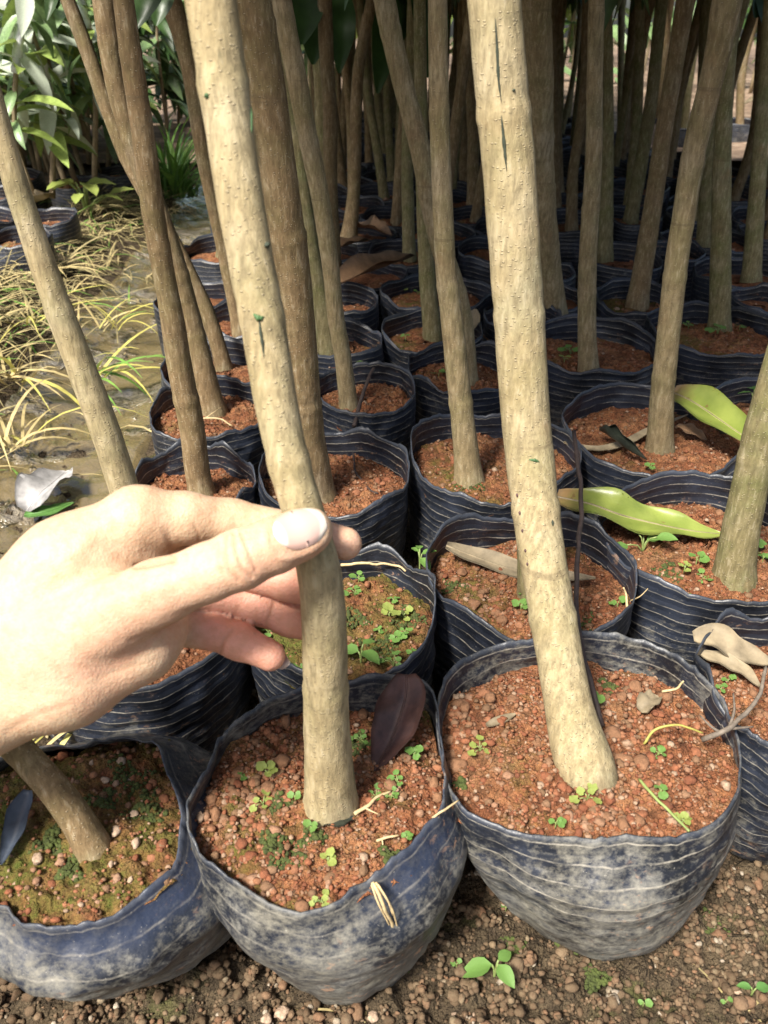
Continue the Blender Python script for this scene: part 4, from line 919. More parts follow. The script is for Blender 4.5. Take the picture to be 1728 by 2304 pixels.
def weed(x, y, size_px, nleaf, label, group, kind='round', mat='weed', z=None, seed=0, height=None, bag=None):
    rs = np.random.RandomState(seed + int(x) * 7 + int(y)); 
    z0 = 0.102 if z is None else z
    p = on_z(x, y, z0)
    if bag: z0 = BAGS[bag]['surf'](p[0], p[1]); p = on_z(x, y, z0)
    L = size_px * depth(p) / F; h = (height or L * 0.8)
    root = thing('weed_seedling', label, 'weed', p, group)
    parts = []; ends = []
    for k in range(nleaf):
        a = k * 2.4 + rs.uniform(0, .8); rad = L * (0.15 + 0.75 * (k / max(1, nleaf - 1)) if nleaf > 4 else 0.12); hh = h * rs.uniform(.55, 1.1)
        e = np.array([rad * math.cos(a), rad * math.sin(a), hh]); ends.append((e, a))
        parts.append(tube(catmull([(0, 0, -.002), (e[0] * .35, e[1] * .35, hh * .7), e], 5), np.full(5, max(L * 0.035, 0.0003)), 5))
    Vm, Fm = merge(parts); ob('stem', mesh_np('stem', Vm, Fm), M['stem'], root)
    for e, a in ends:
        lm = (ROUND if kind == 'round' else OVAL)[mat][rs.randint(3)]
        l = ob('leaf', lm, None, root, e); s_ = L * rs.uniform(.6, 1.1); l.scale = (s_, s_, s_); l.rotation_euler = (rs.uniform(-.3, .3), rs.uniform(-.35, .25), a + rs.uniform(-.3, .3))
    return root
WB = [('B1', "small clover-like weed on the soil of the held sapling's bag", [(545, 1753), (600, 1745), (664, 1797), (592, 1812), (845, 1795), (893, 1762), (880, 1795), (932, 1705), (812, 1668), (700, 1868), (738, 1940), (722, 2030), (915, 1892)]),
      ('B2', 'small pale weed on the soil of the round dusty bag', [(1080, 1690), (1250, 1858), (1322, 1800), (1484, 1788), (1535, 1852), (1480, 1700), (1322, 1576)]),
      ('B5', 'clover-like weed crowding the dark mossy soil behind the held trunk', [(807, 1310), (799, 1340), (885, 1358), (876, 1391), (908, 1392), (853, 1427), (892, 1445), (910, 1430), (885, 1497), (651, 1511), (609, 1315), (605, 1427), (672, 1512), (930, 1480)]),
      ('B10', 'round-leaved weed beside the thick grey leaning trunk', [(1566, 1268), (1539, 1286), (1581, 1306), (1698, 1250), (1716, 1262), (1554, 1360)]),
      ('B13', 'clover-like weed by the slim straight trunk', [(1239, 745), (1269, 818), (1284, 797)]),
      ('B14', 'leafy weed at the foot of the straight grey-green trunk', [(1549, 738), (1614, 752), (1664, 742)]),
      ('B17', 'tiny weed by the crossing slanted trunk', [(987, 848)]), ('B9', 'tiny weed by the blackened curled leaf', [(1464, 1054)]),
      ('B8', 'tiny weed near the dry bamboo leaf', [(1177, 1346), (1389, 1366), (1172, 1372)]), ('B18', 'small weed by the dark twig at the grey-tan trunk', [(817, 824), (844, 858), (751, 873)]),
      ('B11', 'heart-leaved weed by the curled dry strap leaves', [(1621, 1555), (1637, 1537)]), ('B6', 'tiny weed at the foot of the double-grooved trunk', [(752, 1113)]),
      ('B24', 'pale weed at the mossy-footed trunk', [(912, 765), (895, 797)]), ('B23', 'pale weed near the big curled brown leaf', [(905, 655), (940, 668)]), ('B16', 'weed in the shaded bag of the dark leaning trunk', [(1370, 665), (1392, 650)]),
      ('B21', 'yellow weed behind the bag with pale roots', [(372, 905), (385, 890)])]
for bk, lab, ps in WB:
    for i, (x, y) in enumerate(ps):
        rs = np.random.RandomState(i + len(lab)); far = y < 1100
        weed(x, y, rs.uniform(15, 26) * (0.8 if far else 1), int(rs.randint(2, 6)), lab, 'weeds: ' + lab, 'round', 'weed_yellow' if (rs.rand() < .25 or bk == 'B21') else 'weed', bag=bk, seed=i)
weed(944, 1287, 40, 4, "four-leaved seedling beside the mossy soil's bag rim", None, 'oval', 'weed', bag='B5', seed=3, height=.02)
weed(812, 1490, 58, 3, 'bright broad-leaved seedling right beside the held trunk', None, 'oval', 'weed', bag='B5', seed=4, height=.014)
weed(1446, 1240, 48, 5, 'broad-leaved seedling in front of the speckled green leaf', None, 'oval', 'weed', bag='B10', seed=5, height=.016)
weed(1690, 915, 44, 4, 'upright four-leaved seedling behind the folded green leaf', None, 'oval', 'weed_dark', z=.1, seed=6, height=.02)
weed(1112, 2200, 72, 3, 'light green sprout growing from the brown ground before the round dusty bag', None, 'oval', 'weed', z=0.004, seed=7, height=.02)
for x, y in [(1027, 2176), (1447, 2262), (1632, 2258), (908, 2188), (1138, 2046), (860, 2190), (60, 2150)]:
    weed(x, y, 18, 2, 'tiny sprout on the brown crumbly ground', 'tiny sprouts on the open ground', 'round', 'weed', z=0.003, seed=9)
weed(1690, 2240, 48, 2, 'narrow green sprout on the ground at the edge of the clods', None, 'oval', 'weed_dark', z=0.003, seed=12)
def moss(x, y, rpx, bag, label):
    p = on_z(x, y, 0.104); z = BAGS[bag]['surf'](p[0], p[1]) if bag else 0.003; p = on_z(x, y, z); R = rpx * depth(p) / F
    rs = np.random.RandomState(int(x)); n = 170; a = rs.rand(n) * 6.28; r = R * np.sqrt(rs.rand(n)) * (0.7 + .3 * np.sin(a * 3 + x))
    zz = [BAGS[bag]['surf'](p[0] + r[i] * math.cos(a[i]), p[1] + r[i] * math.sin(a[i])) if bag else z for i in range(n)]
    pos = np.stack([p[0] + r * np.cos(a), p[1] + r * np.sin(a), zz], -1)
    V, Fq = rocks(pos, rs.uniform(.0006, .0016, n), int(x), False, 1.0)
    o = ob('moss_patch', mesh_np('moss', V - p, Fq), M['moss'], None, p); tag(o, label, 'moss'); o['kind'] = 'stuff'
for x, y, r, b in [(812, 1680, 40, 'B1'), (650, 1930, 50, 'B1'), (700, 1890, 38, 'B1'), (610, 1890, 34, 'B1'), (880, 1930, 30, 'B1'), (630, 1800, 30, 'B1'), (1370, 1545, 26, 'B2'), (1035, 1765, 18, 'B2'), (110, 1895, 42, 'B3'), (290, 1760, 70, 'B3'), (330, 1820, 60, 'B3'), (230, 1800, 40, 'B3'), (160, 1960, 34, 'B3'), (860, 1450, 60, 'B5'), (920, 1400, 50, 'B5'), (800, 1400, 40, 'B5'), (1300, 1400, 50, 'B8'), (1020, 1320, 40, 'B8'), (1500, 1290, 40, 'B10'), (1060, 1085, 40, 'B7')]:
    moss(x, y, r, b, 'patch of green moss on the soil of a grow bag')
for x, y, r in [(1150, 2130, 40), (960, 2100, 40), (1600, 2080, 45), (60, 2200, 40), (1340, 2200, 40), (1280, 2120, 30)]: moss(x, y, r, None, 'patch of green moss on the open ground')

# ------------------------------------------------------------------ fallen leaves, twigs, roots
def fallen(name, label, spine, width, mat, fold=0.2, curl=0.0, wave=0.1, n=16, tilt=0.0, rib=True, tip=0.75, cat='leaf'):
    P = catmull([on_z(x, y, z) for x, y, z in spine], n); T = np.gradient(P, axis=0); T /= np.linalg.norm(T, axis=1)[:, None]
    upv = np.array([0, -0.15, 1.0]); S = np.cross(upv, T); S /= np.linalg.norm(S, axis=1)[:, None]; Nn_ = np.cross(T, S)
    s = np.linspace(0, 1, n); prof = np.sin(math.pi * (0.04 + 0.94 * s) ** tip) ** 0.75 * width / 2
    V = []; uv = []; ts = np.linspace(-1, 1, 9)
    for i in range(n):
        for t in ts:
            a = abs(t); lat = t * prof[i]; up = fold * prof[i] * a + wave * prof[i] * math.sin(s[i] * 15 + 3 * t) * a
            if curl: an = t * curl; lat = math.sin(an) / curl * prof[i]; up = (1 - math.cos(an)) / curl * prof[i] + up
            V.append(P[i] + S[i] * (lat * math.cos(tilt) - up * math.sin(tilt)) + Nn_[i] * (up * math.cos(tilt) + lat * math.sin(tilt))); uv.append((s[i], t / 2 + .5))
    V = np.array(V); Fq = grid_faces(n, 9); nV = len(V)
    root = thing(name, label, cat, P[0])
    # closed thin blade
    V2 = V - np.repeat(Nn_, 9, 0) * 0.0005
    per = [i * 9 for i in range(n)] + [(n - 1) * 9 + j for j in range(1, 9)] + [i * 9 + 8 for i in range(n - 2, -1, -1)] + [j for j in range(7, 0, -1)]
    sidef = [(a, b, b + nV, a + nV) for a, b in zip(per, per[1:] + per[:1])]
    fs = np.concatenate([Fq, Fq[:, ::-1] + nV, np.array(sidef)])
    ob('blade', mesh_np('blade', np.vstack([V, V2]) - P[0], fs, uv=uv + uv), M[mat], root)
    if rib:
        c = V.reshape(n, 9, 3)[:, 4] + Nn_ * 0.0002
        v, f = tube(c, np.linspace(0.0009, 0.0003, n), 6); ob('midrib', mesh_np('midrib', v - P[0], f), M['tan_leaf' if mat in ('green_leaf', 'tan_leaf') else mat], root)
    return root
def twig(name, label, pts, r0, r1, mat, side=(), cat='twig'):
    P = np.array([on_z(x, y, z) for x, y, z in pts]); Q_ = catmull(P, max(10, len(pts) * 5)); root_p = P[0]
    Q_ = Q_ + 0.0006 * np.stack([vnoise(Q_, 150, i) for i in range(3)], -1)
    v, f = tube(Q_, np.linspace(r0, r1, len(Q_)), 8, True, 0.15, 3)
    if not side:
        o = ob(name, mesh_np(name, v - root_p, f), M[mat], None, root_p); return tag(o, label, cat)
    root = thing(name, label, cat, root_p); ob('main_stem', mesh_np('main_stem', v - root_p, f), M[mat], root)
    for sp_pts in side:
        q = catmull([on_z(x, y, z) for x, y, z in sp_pts], 10); v, f = tube(q, np.linspace(r1, r1 * .5, 10), 6); ob('side_shoot', mesh_np('side_shoot', v - root_p, f), M[mat], root)
    return root
fallen('fallen_leaf', 'large speckled yellow-green leaf with a brown tip lying across two bags', [(1252, 1118, .128), (1330, 1135, .127), (1400, 1160, .122), (1480, 1180, .117), (1560, 1195, .113), (1625, 1202, .110)], .044, 'green_leaf', 0.1, 0.35, .16, 24)
fallen('fallen_leaf', 'folded olive-green leaf propped against the golden lit trunk', [(1512, 882, .136), (1560, 905, .138), (1620, 945, .136), (1680, 985, .134), (1740, 1010, .132)], .040, 'green_leaf', 0.35, 0.4, .10, 18, tilt=0.35)
fallen('fallen_leaf', 'long dry bamboo leaf lying on red soil behind the thick front trunk', [(1004, 1228, .118), (1060, 1250, .112), (1140, 1278, .109), (1230, 1295, .108), (1340, 1300, .110)], .021, 'tan_leaf', 0.2, 0.2, .12, 18)
fallen('fallen_leaf', "dark maroon curled leaf standing in the held sapling's bag", [(915, 1518, .135), (912, 1570, .127), (895, 1630, .116), (868, 1690, .108), (842, 1735, .106)], .029, 'maroon_leaf', 0.45, 0.5, .14, 18)
fallen('fallen_leaf', "blackened curled leaf on the soil by the golden trunk's foot", [(1352, 968, .112), (1380, 985, .117), (1410, 1008, .116), (1455, 1035, .108)], .022, 'black_leaf', 0.2, 2.2, .2, 16)
fallen('dry_strip', 'pale dry strip curving behind the blackened leaf', [(1268, 995, .112), (1340, 1010, .108), (1400, 1000, .109), (1460, 968, .110), (1548, 932, .112)], .010, 'tan_leaf', 0.1, 0.3, .1, 16, rib=False)
fallen('dry_strip', "broken brown strip lying beside the golden trunk's foot", [(1522, 958, .108), (1560, 975, .108), (1590, 990, .106)], .018, 'brown_leaf', 0.2, 0.5, .2, 12)
fallen('dry_strip', 'wide curled dry strap leaf in the bag beside the round dusty one', [(1560, 1432, .118), (1600, 1428, .122), (1640, 1448, .118), (1690, 1475, .112), (1745, 1490, .109)], .019, 'tan_leaf', 0.05, 0.25, .22, 22, rib=False, tilt=0.35)
fallen('dry_strip', 'narrow dry strap leaf below the wide curled one', [(1578, 1468, .110), (1630, 1485, .111), (1670, 1505, .110), (1712, 1545, .108)], .011, 'tan_leaf', 0.1, 0.2, .25, 20, rib=False, tilt=0.2)
fallen('dry_strip', 'short tan stem chip on the soil of the round dusty bag', [(1094, 1632, .108), (1130, 1620, .109), (1162, 1605, .108)], .006, 'tan_leaf', 0.2, 0.5, .05, 8, rib=False)
fallen('fallen_leaf', 'crumpled pale leaf scrap near the rim of the round dusty bag', [(1440, 1600, .106), (1460, 1580, .110), (1478, 1565, .108)], .013, 'tan_leaf', 0.4, 0.6, .4, 10, rib=False)
fallen('fallen_leaf', 'big curled brown leaf lying over the bags in the shade', [(748, 645, .135), (790, 625, .140), (840, 605, .142), (890, 590, .138), (932, 575, .13)], .058, 'brown_leaf', 0.2, 0.9, .12, 18)
fallen('fallen_leaf', 'dark brown leaf behind the bowed thin trunk', [(800, 510, .118), (840, 515, .125), (880, 530, .12)], .05, 'brown_leaf', 0.3, 0.8, .2, 12)
fallen('fallen_leaf', 'brown leaf lying at the foot of the bowed thin trunk', [(742, 565, .118), (790, 548, .122), (835, 540, .118)], .03, 'brown_leaf', 0.3, 0.8, .2, 12)
fallen('fallen_leaf', 'pale dry leaf on edge behind the straight centre trunk', [(1050, 745, .118), (1062, 720, .125), (1070, 695, .135)], .026, 'tan_leaf', 0.2, 0.3, .1, 10)
fallen('fallen_leaf', 'grey wet leaf lying in the muddy path', [(60, 1150, .006), (90, 1110, .016), (120, 1085, .014), (148, 1060, .006)], .055, 'grey_leaf', 0.35, 0.4, .15, 14)
fallen('fallen_leaf', 'dark leaf half sunk in the muddy path beside the grey one', [(55, 1158, .004), (110, 1150, .006), (165, 1130, .004)], .02, 'weed_dark', 0.1, 0.2, .1, 10)
fallen('fallen_leaf', "pink-brown dry leaf at the neighbouring bed's bags", [(70, 455, .10), (95, 450, .115), (115, 440, .10)], .05, 'tan_leaf', 0.3, 0.8, .2, 10)
fallen('fallen_leaf', 'brown dry leaf on the litter beside the far slim trunk', [(1675, 235, .12), (1700, 222, .15), (1728, 212, .12)], .07, 'tan_leaf', 0.3, 0.8, .2, 10)
fallen('plastic_strip', "torn blue plastic strip hanging from the slumped bag's left edge", [(66, 1778, .122), (50, 1830, .116), (30, 1890, .110), (2, 1945, .106)], .014, 'plastic_strip', 0.3, 0.9, .15, 14, rib=False, cat='plastic')
twig('dark_twig', 'thin dark twig standing up beside the thick front trunk', [(1356, 1635, .106), (1335, 1560, .118), (1305, 1440, .135), (1296, 1340, .150), (1302, 1220, .168), (1308, 1120, .182), (1292, 970, .205)], .0017, .0016, 'twig')
twig('dark_twig', 'short dark twig stuck in red soil beside the grey-tan trunk', [(797, 960, .102), (812, 900, .118), (830, 850, .132), (842, 828, .138)], .0025, .0018, 'twig')
twig('dark_twig', 'thin dark twig lying on the clean red soil', [(795, 1020, .106), (800, 1060, .104), (830, 1100, .104), (850, 1110, .104)], .0012, .0008, 'twig')
twig('root_twig', "grey twig with hairy roots lying over the round bag's right rim", [(1580, 1665, .112), (1630, 1645, .122), (1680, 1600, .122), (1710, 1560, .124), (1722, 1500, .126)], .0017, .0010, 'grey_twig', [[(1640, 1638, .122), (1652, 1600, .124), (1650, 1560, .126)], [(1640, 1640, .122), (1665, 1638, .120), (1695, 1635, .116)], [(1625, 1650, .12), (1600, 1635, .12), (1575, 1610, .118)]])
twig('root', 'pale forked root by the foot of the held trunk', [(798, 1832, .108), (830, 1812, .110), (845, 1795, .110), (880, 1780, .109)], .0011, .0006, 'root', [[(822, 1818, .11), (838, 1826, .109), (852, 1832, .108)]])
twig('root', "pale wiry root near the front-right of the held sapling's soil", [(845, 1895, .108), (870, 1886, .110), (898, 1880, .109)], .0008, .0005, 'root', [[(860, 1890, .109), (862, 1904, .107)]])
twig('root', 'dry straw roots trailing over the collapsed blue lip', [(840, 1985, .112), (860, 2035, .106), (880, 2075, .092), (893, 2110, .075), (902, 2120, .07)], .0010, .0006, 'root', [[(850, 1990, .112), (872, 2025, .108), (884, 2060, .098)], [(836, 1990, .112), (850, 2030, .107), (870, 2070, .094), (880, 2090, .085)], [(845, 1985, .112), (880, 2040, .104), (898, 2100, .08), (908, 2118, .07)]])
twig('root', "pale roots on the soil at the muddy path's edge", [(445, 945, .106), (475, 940, .112), (500, 945, .111), (522, 958, .106)], .0014, .0007, 'root', [[(460, 942, .11), (485, 925, .115), (500, 915, .108)]])
twig('root', "thin tan stalk bridging the two front bags' rims", [(972, 1840, .114), (1000, 1822, .118), (1030, 1800, .118)], .0007, .0005, 'root')
twig('root', 'thin tan stalks at the back of the mossy soil', [(768, 1272, .112), (822, 1268, .114), (890, 1272, .114), (912, 1286, .112)], .0012, .0008, 'root')
twig('root', "pale wiry root by the rim beside the speckled leaf's bag", [(1412, 1368, .106), (1408, 1340, .112), (1403, 1322, .118)], .0010, .0006, 'root', [[(1418, 1352, .108), (1440, 1342, .118), (1458, 1324, .124)]])
twig('root', "thin yellow stem arching over the round dusty bag's soil", [(1448, 1674, .106), (1480, 1640, .116), (1530, 1632, .118), (1580, 1648, .110)], .0008, .0006, 'grass_yellow')
twig('root', "wiry root crossing the round bag's inner right wall", [(1490, 1556, .110), (1520, 1550, .114), (1540, 1532, .122)], .0009, .0006, 'root')
twig('root', "green trailing weed runner near the round dusty bag's front rim", [(1438, 1754, .107), (1470, 1790, .110), (1510, 1830, .110), (1550, 1870, .112)], .0009, .0007, 'stem')
fallen('soil_clump', 'black rotted leaf scrap at the foot of the held trunk', [(726, 1852, .106), (760, 1848, .110), (800, 1840, .107)], .010, 'black_leaf', 0.3, 0.8, .4, 10, rib=False)
# pale stones in the slumped bag and on the ground
for i, (x, y, r) in enumerate([(273, 1715, 11), (236, 1757, 10), (290, 1762, 10), (302, 1833, 9), (306, 1900, 12), (250, 1946, 8), (293, 1980, 7), (206, 1718, 7), (262, 1872, 12), (318, 1676, 6), (87, 1935, 13)]):
    p = on_z(x, y, .104); z = BAGS['B3']['surf'](p[0], p[1]); p = on_z(x, y, z); s = r * depth(p) / F
    V, Fq = rocks([p + np.array([0, 0, s * .3])], [s], 900 + i); o = ob('pale_stone', mesh_np('pale_stone', V - p, Fq), M['pale_stone'], None, p); tag(o, 'small pale stone on the mossy soil of the slumped bag', 'stone', 'pale stones in the slumped bag')
for i, (x, y, r) in enumerate([(265, 2235, 11), (636, 2282, 14), (600, 2295, 12), (1660, 2235, 10), (1070, 2290, 11), (840, 2292, 12), (1025, 2290, 9)]):
    p = on_z(x, y, .004); s = r * depth(p) / F
    V, Fq = rocks([p + np.array([0, 0, s * .3])], [s], 930 + i); o = ob('pale_stone', mesh_np('pale_stone', V - p, Fq), M['pale_stone'], None, p); tag(o, 'small pale stone lying on the open brown ground', 'stone', 'pale stones on the ground')

# ------------------------------------------------------------------ clods and gravel on the open ground
def out_of_bags(x, y, m=0.0): return all((b[0][0] - x) ** 2 + (b[0][1] - y) ** 2 > (b[1] * 0.93 + m) ** 2 for b in ALLB)
rs = np.random.RandomState(5); xy = np.column_stack([rs.uniform(-.36, .42, 46000), .17 + .36 * rs.rand(46000) ** 1.3]); ok = np.ones(len(xy), bool)
for b in BAGS.values():
    if b['c'][1] < 0.9: ok &= ((xy - b['bc']) ** 2).sum(1) > b['bR'] ** 2
xy = xy[ok]; pj = [((x_ / (y_ * cp + H * sp_)) * F + CX, CY - F * (y_ * sp_ - H * cp) / (y_ * cp + H * sp_)) for x_, y_ in xy]; xy = xy[[-350 < a_ < 2080 and b_ < 2650 for a_, b_ in pj]]
pos = xy[:7500]; ctr = xy[7500:9200]
cl = []; cs_ = []
for c_ in ctr:      # crumbly clods: tight clusters of small crumbs
    k = rs.randint(6, 14); r_ = rs.uniform(.0025, .0065) * (1.25 if rs.rand() < .15 else 1); d_ = rs.randn(k, 3); d_ /= np.linalg.norm(d_, axis=1)[:, None]; d_[:, 2] = np.abs(d_[:, 2]) * .8
    cl.append(np.column_stack([np.tile(c_, (k, 1)), np.zeros(k)]) + d_ * r_ * rs.uniform(.5, 1, (k, 1))); cs_.append(r_ * rs.uniform(.22, .48, k))
cl = np.vstack(cl); cs_ = np.concatenate(cs_); cl[:, 2] += ground_z(cl[:, 0], cl[:, 1]) + .0005
size = np.clip(rs.lognormal(-6.6, 0.42, len(pos)), .0008, .0042)
P3 = np.vstack([np.column_stack([pos, ground_z(pos[:, 0], pos[:, 1]) + size * .2]), cl]); size = np.concatenate([size, cs_]); bigc = size > .0029
Va, Fa = rocks(P3[bigc], size[bigc], 77, True); Vb, Fb = rocks(P3[~bigc], size[~bigc], 78, False)
o = ob('clods', mesh_np('clods', np.vstack([Va, Vb]), np.vstack([Fa, Fb + len(Va)])), M['clods']); tag(o, 'brown soil crumbs and small clods covering the ground before the bags', 'soil'); o['kind'] = 'stuff'

# ------------------------------------------------------------------ straw, grass and the neighbouring bed
def blade(p, yaw, L, w, arch, lift, n=6, rs=rs):
    s = np.linspace(0, 1, n); a = lift - arch * s; d = np.stack([np.cos(a) * math.cos(yaw), np.cos(a) * math.sin(yaw), np.sin(a)], -1)
    P = np.asarray(p) + np.concatenate([[[0, 0, 0]], np.cumsum(d[:-1] * L / (n - 1), 0)]); S = np.array([-math.sin(yaw), math.cos(yaw), 0.25]); S /= np.linalg.norm(S)
    W = w * (1 - s ** 2.2) * 0.5 + w * 0.04; V = np.stack([P - S * W[:, None], P + S * W[:, None]], 1).reshape(-1, 3)
    return V, [(2 * i, 2 * i + 1, 2 * i + 3, 2 * i + 2) for i in range(n - 1)]
def mound_pt(rs, y0=0.75, y1=3.2):
    n = MN; y = rs.uniform(y0, y1, n); x = path_x(y) - 0.26 + rs.normal(0, .095, n); return np.column_stack([x, y, ground_z(x, y)])
for nm, mt, cnt, wd in (('straw_litter', 'straw', 1500, .0028), ('old_straw', 'straw_dull', 2600, .0026), ('green_ground_cover', 'grass', 500, .003)):
    parts = []; MN = cnt; mp = mound_pt(rs)
    for k in range(cnt):
        x, y, z_ = mp[k]; parts.append(blade((x, y, z_ + rs.uniform(-.004, .014)), rs.uniform(0, 6.28), rs.uniform(.03, .13), wd * rs.uniform(.5, 1.2), rs.uniform(.2, 1.3), rs.uniform(-.1, .6), 5))
    V, Fq = merge(parts); o = ob(nm, mesh_np(nm, V, np.array(Fq)), M[mt]); o['kind'] = 'stuff'
    tag(o, {'straw': 'loose pale straw strewn over the bank beside the muddy path', 'straw_dull': 'matted old brown straw on the bank', 'grass': 'short green weeds among the straw on the bank'}[mt], 'straw' if 'straw' in nm else 'grass')
def tuft(label, x, y, z0, n, Lr, wd, mats, lift, seed, name='grass_tuft', yaw0=None, yaws=6.28):
    rs = np.random.RandomState(seed); p = on_z(x, y, z0); p[2] = z0 - .004
    root = thing(name, label, 'grass', p)
    for k in range(n):
        yw = rs.uniform(0, 6.28) if yaw0 is None else yaw0 + rs.uniform(-yaws / 2, yaws / 2)
        v, f = blade((rs.normal(0, .012), rs.normal(0, .012), 0), yw, rs.uniform(*Lr), wd * rs.uniform(.7, 1.2), rs.uniform(.6, 1.9), rs.uniform(*lift), 9)
        ob('blade', mesh_np('blade', v, f), M[mats[rs.randint(len(mats))]], root)
    return root
tuft('bright green grass clump at the far end of the straw bank', 395, 440, .03, 110, (.16, .36), .008, ['grass', 'grass', 'weed_dark'], (.7, 1.55), 1)
tuft('green grass clump spilling beside the wet mud', 430, 440, .02, 30, (.1, .22), .005, ['grass'], (.5, 1.4), 2)
tuft('yellowing long grass hanging over the mud behind the pale smooth trunk', 205, 845, .03, 14, (.08, .17), .0055, ['grass_yellow', 'grass_yellow', 'grass'], (.2, .9), 3, yaw0=-.2, yaws=2.4)
tuft("yellow and orange dry grass at the bank's near end", 20, 850, .04, 20, (.08, .2), .005, ['grass_yellow', 'straw', 'straw'], (.2, 1.1), 4)
tuft('pale dry grass tuft at the foot of the bank by the grey leaf', 10, 1000, .02, 16, (.08, .18), .0045, ['straw', 'grass_yellow'], (.2, 1.0), 5)
tuft('tall straw tuft in the middle of the bank', 60, 720, .06, 18, (.07, .18), .004, ['straw', 'straw_dull', 'grass_yellow'], (.1, .9), 6)
tuft('thin green-yellow grass stalks bending over the path', 260, 730, .03, 9, (.08, .16), .0035, ['grass_yellow', 'straw'], (.3, 1.0), 7)
tuft('straw tuft near the neighbouring bags', 130, 600, .06, 16, (.08, .2), .004, ['straw', 'straw_dull'], (.1, .7), 8)
tuft('dry tuft beside the slumped bag', 60, 1660, .06, 12, (.04, .09), .003, ['straw', 'grass_yellow'], (.2, 1.0), 9)
tuft('dry grass wisps beside the round dusty bag on the ground', 1700, 2290, .004, 8, (.02, .05), .0015, ['straw'], (.1, .6), 10)
tuft('dry grass wisps lying before the front bags', 830, 2290, .004, 10, (.02, .05), .0015, ['straw'], (.0, .4), 11)
weed_p = weed(200, 500, 62, 9, 'yellow-green young plant standing on the straw bank', None, 'oval', 'weed_yellow', z=.05, seed=21, height=.10)

SEEDLEAF = {}
for mk in ('pale_leaf', 'bright_leaf', 'glare_leaf', 'canopy'):
    SEEDLEAF[mk] = []
    for s in range(4):
        v, f, uv = leaf_mesh(1.0, 0.27, 0.3, 0.5 + 0.25 * s, 8, wave=.05, seed=s); me = mesh_np('leaf', v, f, uv=uv); me.materials.append(M[mk]); SEEDLEAF[mk].append(me)
def young_plant(p, h, nl, label, group, seed, Ll=(.10, .17), mats=('pale_leaf', 'canopy', 'pale_leaf', 'bright_leaf'), r=.005, lean=.12, wrap=False, lo=.3):
    rs = np.random.RandomState(seed); root = thing('young_plant', label, 'plant', p, group)
    P = catmull([(0, 0, 0), (rs.uniform(-lean, lean) * h * .5, rs.uniform(-.05, .05), h * .5), (rs.uniform(-lean, lean) * h, rs.uniform(-.08, .08), h)], 12)
    v, f = tube(P, np.linspace(r, r * .5, 12), 7); ob('stem', mesh_np('stem', v, f), M['thin_stem'], root)
    if wrap:
        q = P[6:9]; v, f = tube(catmull(q, 10), np.full(10, r * 1.35) * (1 + .2 * np.sin(np.arange(10) * 2.2)), 8); ob('tape', mesh_np('tape', v, f), M['white_wrap'], root)
    for k in range(nl):
        t = lo + (1 - lo) * (k + rs.rand()) / nl; i = t * 11; e = P[int(min(i, 10))] * (1 - i % 1) + P[int(min(i, 10)) + 1] * (i % 1)
        l = ob('leaf', SEEDLEAF[mats[rs.randint(len(mats))]][rs.randint(4)], None, root, e); s_ = rs.uniform(*Ll); l.scale = (s_, s_, s_); l.rotation_euler = (rs.uniform(-.6, .6), rs.uniform(-.5, .8), k * 2.4 + rs.uniform(-.4, .4))
    return root
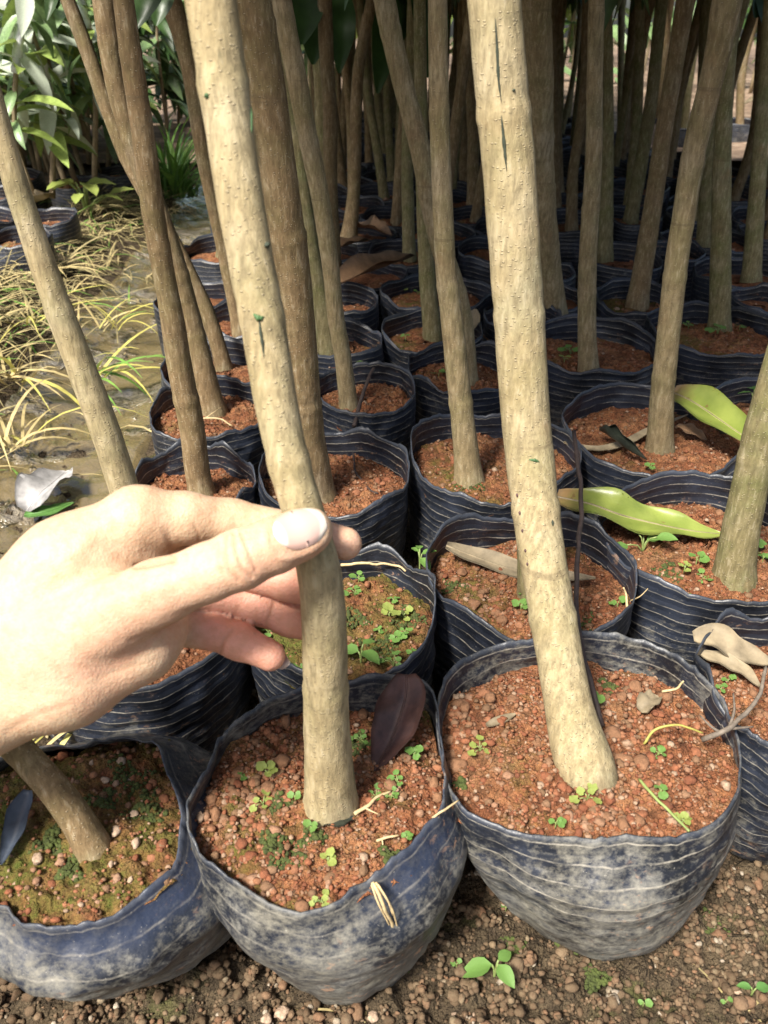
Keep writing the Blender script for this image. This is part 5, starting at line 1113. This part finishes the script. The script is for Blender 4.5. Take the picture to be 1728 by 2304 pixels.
# bags of the neighbouring bed
for i, (x, y, w) in enumerate([(105, 470, 120), (45, 515, 130), (-40, 470, 150), (0, 420, 110), (160, 395, 100), (210, 385, 100), (100, 392, 100), (260, 370, 100), (40, 380, 100)]):
    c = on_z(x * D, y * D, .115); R = min(.085, w * D * depth(c) / F / 2)
    if free(c[0], c[1], R * .9):
        build_bag('N%d' % i, ring(c, R, .115, 600 + i, False), 'black ribbed grow bag in the neighbouring bed beyond the straw bank', 'bag', 'soil_half', False, pebbles=30, seed=600 + i, base_scale=.95, group='bags of the neighbouring bed', soil_z=.098); ALLB.append((c, R, None))
GN = 'pale-leaved young plants of the neighbouring bed'
for i, (x, y, w) in enumerate([(118, 445, 1), (152, 425, 0), (175, 420, 1), (213, 425, 1), (243, 380, 0), (30, 470, 1), (60, 420, 0), (95, 400, 1), (-20, 440, 0), (275, 370, 0), (140, 380, 0), (200, 370, 0), (330, 340, 0), (10, 380, 0), (60, 350, 0), (80, 455, 0), (135, 410, 1), (190, 400, 0), (225, 395, 0), (-30, 400, 1), (20, 430, 0), (45, 400, 0), (110, 370, 0), (250, 350, 0)]):
    p = on_z(x, y, .1); young_plant(p, .45 + .08 * (i % 4), 30, 'pale-leaved young plant in the neighbouring bed beyond the straw bank', GN, 200 + i, wrap=bool(w), lean=.25, r=.008, mats=('pale_leaf', 'glare_leaf', 'glare_leaf', 'bright_leaf', 'pale_leaf'), Ll=(.09, .17))
rs = np.random.RandomState(31)
for i in range(80):
    y = rs.uniform(2.3, 4.2); x = path_x(y) - 0.55 - rs.rand() * 1.4
    young_plant((x, y, .02), rs.uniform(.55, 1.1), 26, 'leafy young plant deep in the neighbouring bed', 'leafy plants deep in the neighbouring bed', 300 + i, mats=('pale_leaf', 'canopy', 'glare_leaf', 'bright_leaf', 'pale_leaf'), r=.008, Ll=(.13, .21), lo=.3)
for i in range(22):
    y = rs.uniform(3.3, 5.2); x = -.70 - .05 * y - rs.rand() * .7
    young_plant((x, y, .02), rs.uniform(.5, 1.0), 26, 'leafy young plant at the far end of the muddy path', 'plants at the path end', 700 + i, mats=('pale_leaf', 'canopy', 'canopy', 'pale_leaf'), r=.008, Ll=(.14, .22), lo=.2)
for i in range(40):
    x = rs.uniform(-1.2, 4.2); y = rs.uniform(4.6, 6.6); z_ = 0.03 + max(0, y - 3.6) * .035
    young_plant((x, y, z_), rs.uniform(.8, 1.5), 22, 'leafy young plant beyond the bright littered clearing', 'plants beyond the clearing', 400 + i, mats=('pale_leaf', 'pale_leaf', 'bright_leaf', 'canopy'), r=.010, Ll=(.18, .28), lo=.25)
# distant leafy thicket closing the view
parts = []; lv, lf, _ = leaf_mesh(1.0, .28, .3, .7, 4); lfl = [tuple(q) for q in lf.tolist()]
for k in range(3600):
    x = rs.uniform(-9, 9); y = rs.uniform(6.8, 9.5); z_ = .15 + rs.rand() ** .8 * 2.6
    parts.append((orient(lv * rs.uniform(.2, .34), (x, y, z_), rs.uniform(0, 6.28), rs.uniform(-.9, .4), rs.uniform(-.5, .5)), lfl))
V, Fq = merge(parts); o = ob('far_thicket', mesh_np('far_thicket', V, np.array(Fq)), M['pale_leaf']); tag(o, 'far-off leafy thicket closing the view behind the nursery', 'thicket'); o['kind'] = 'stuff'
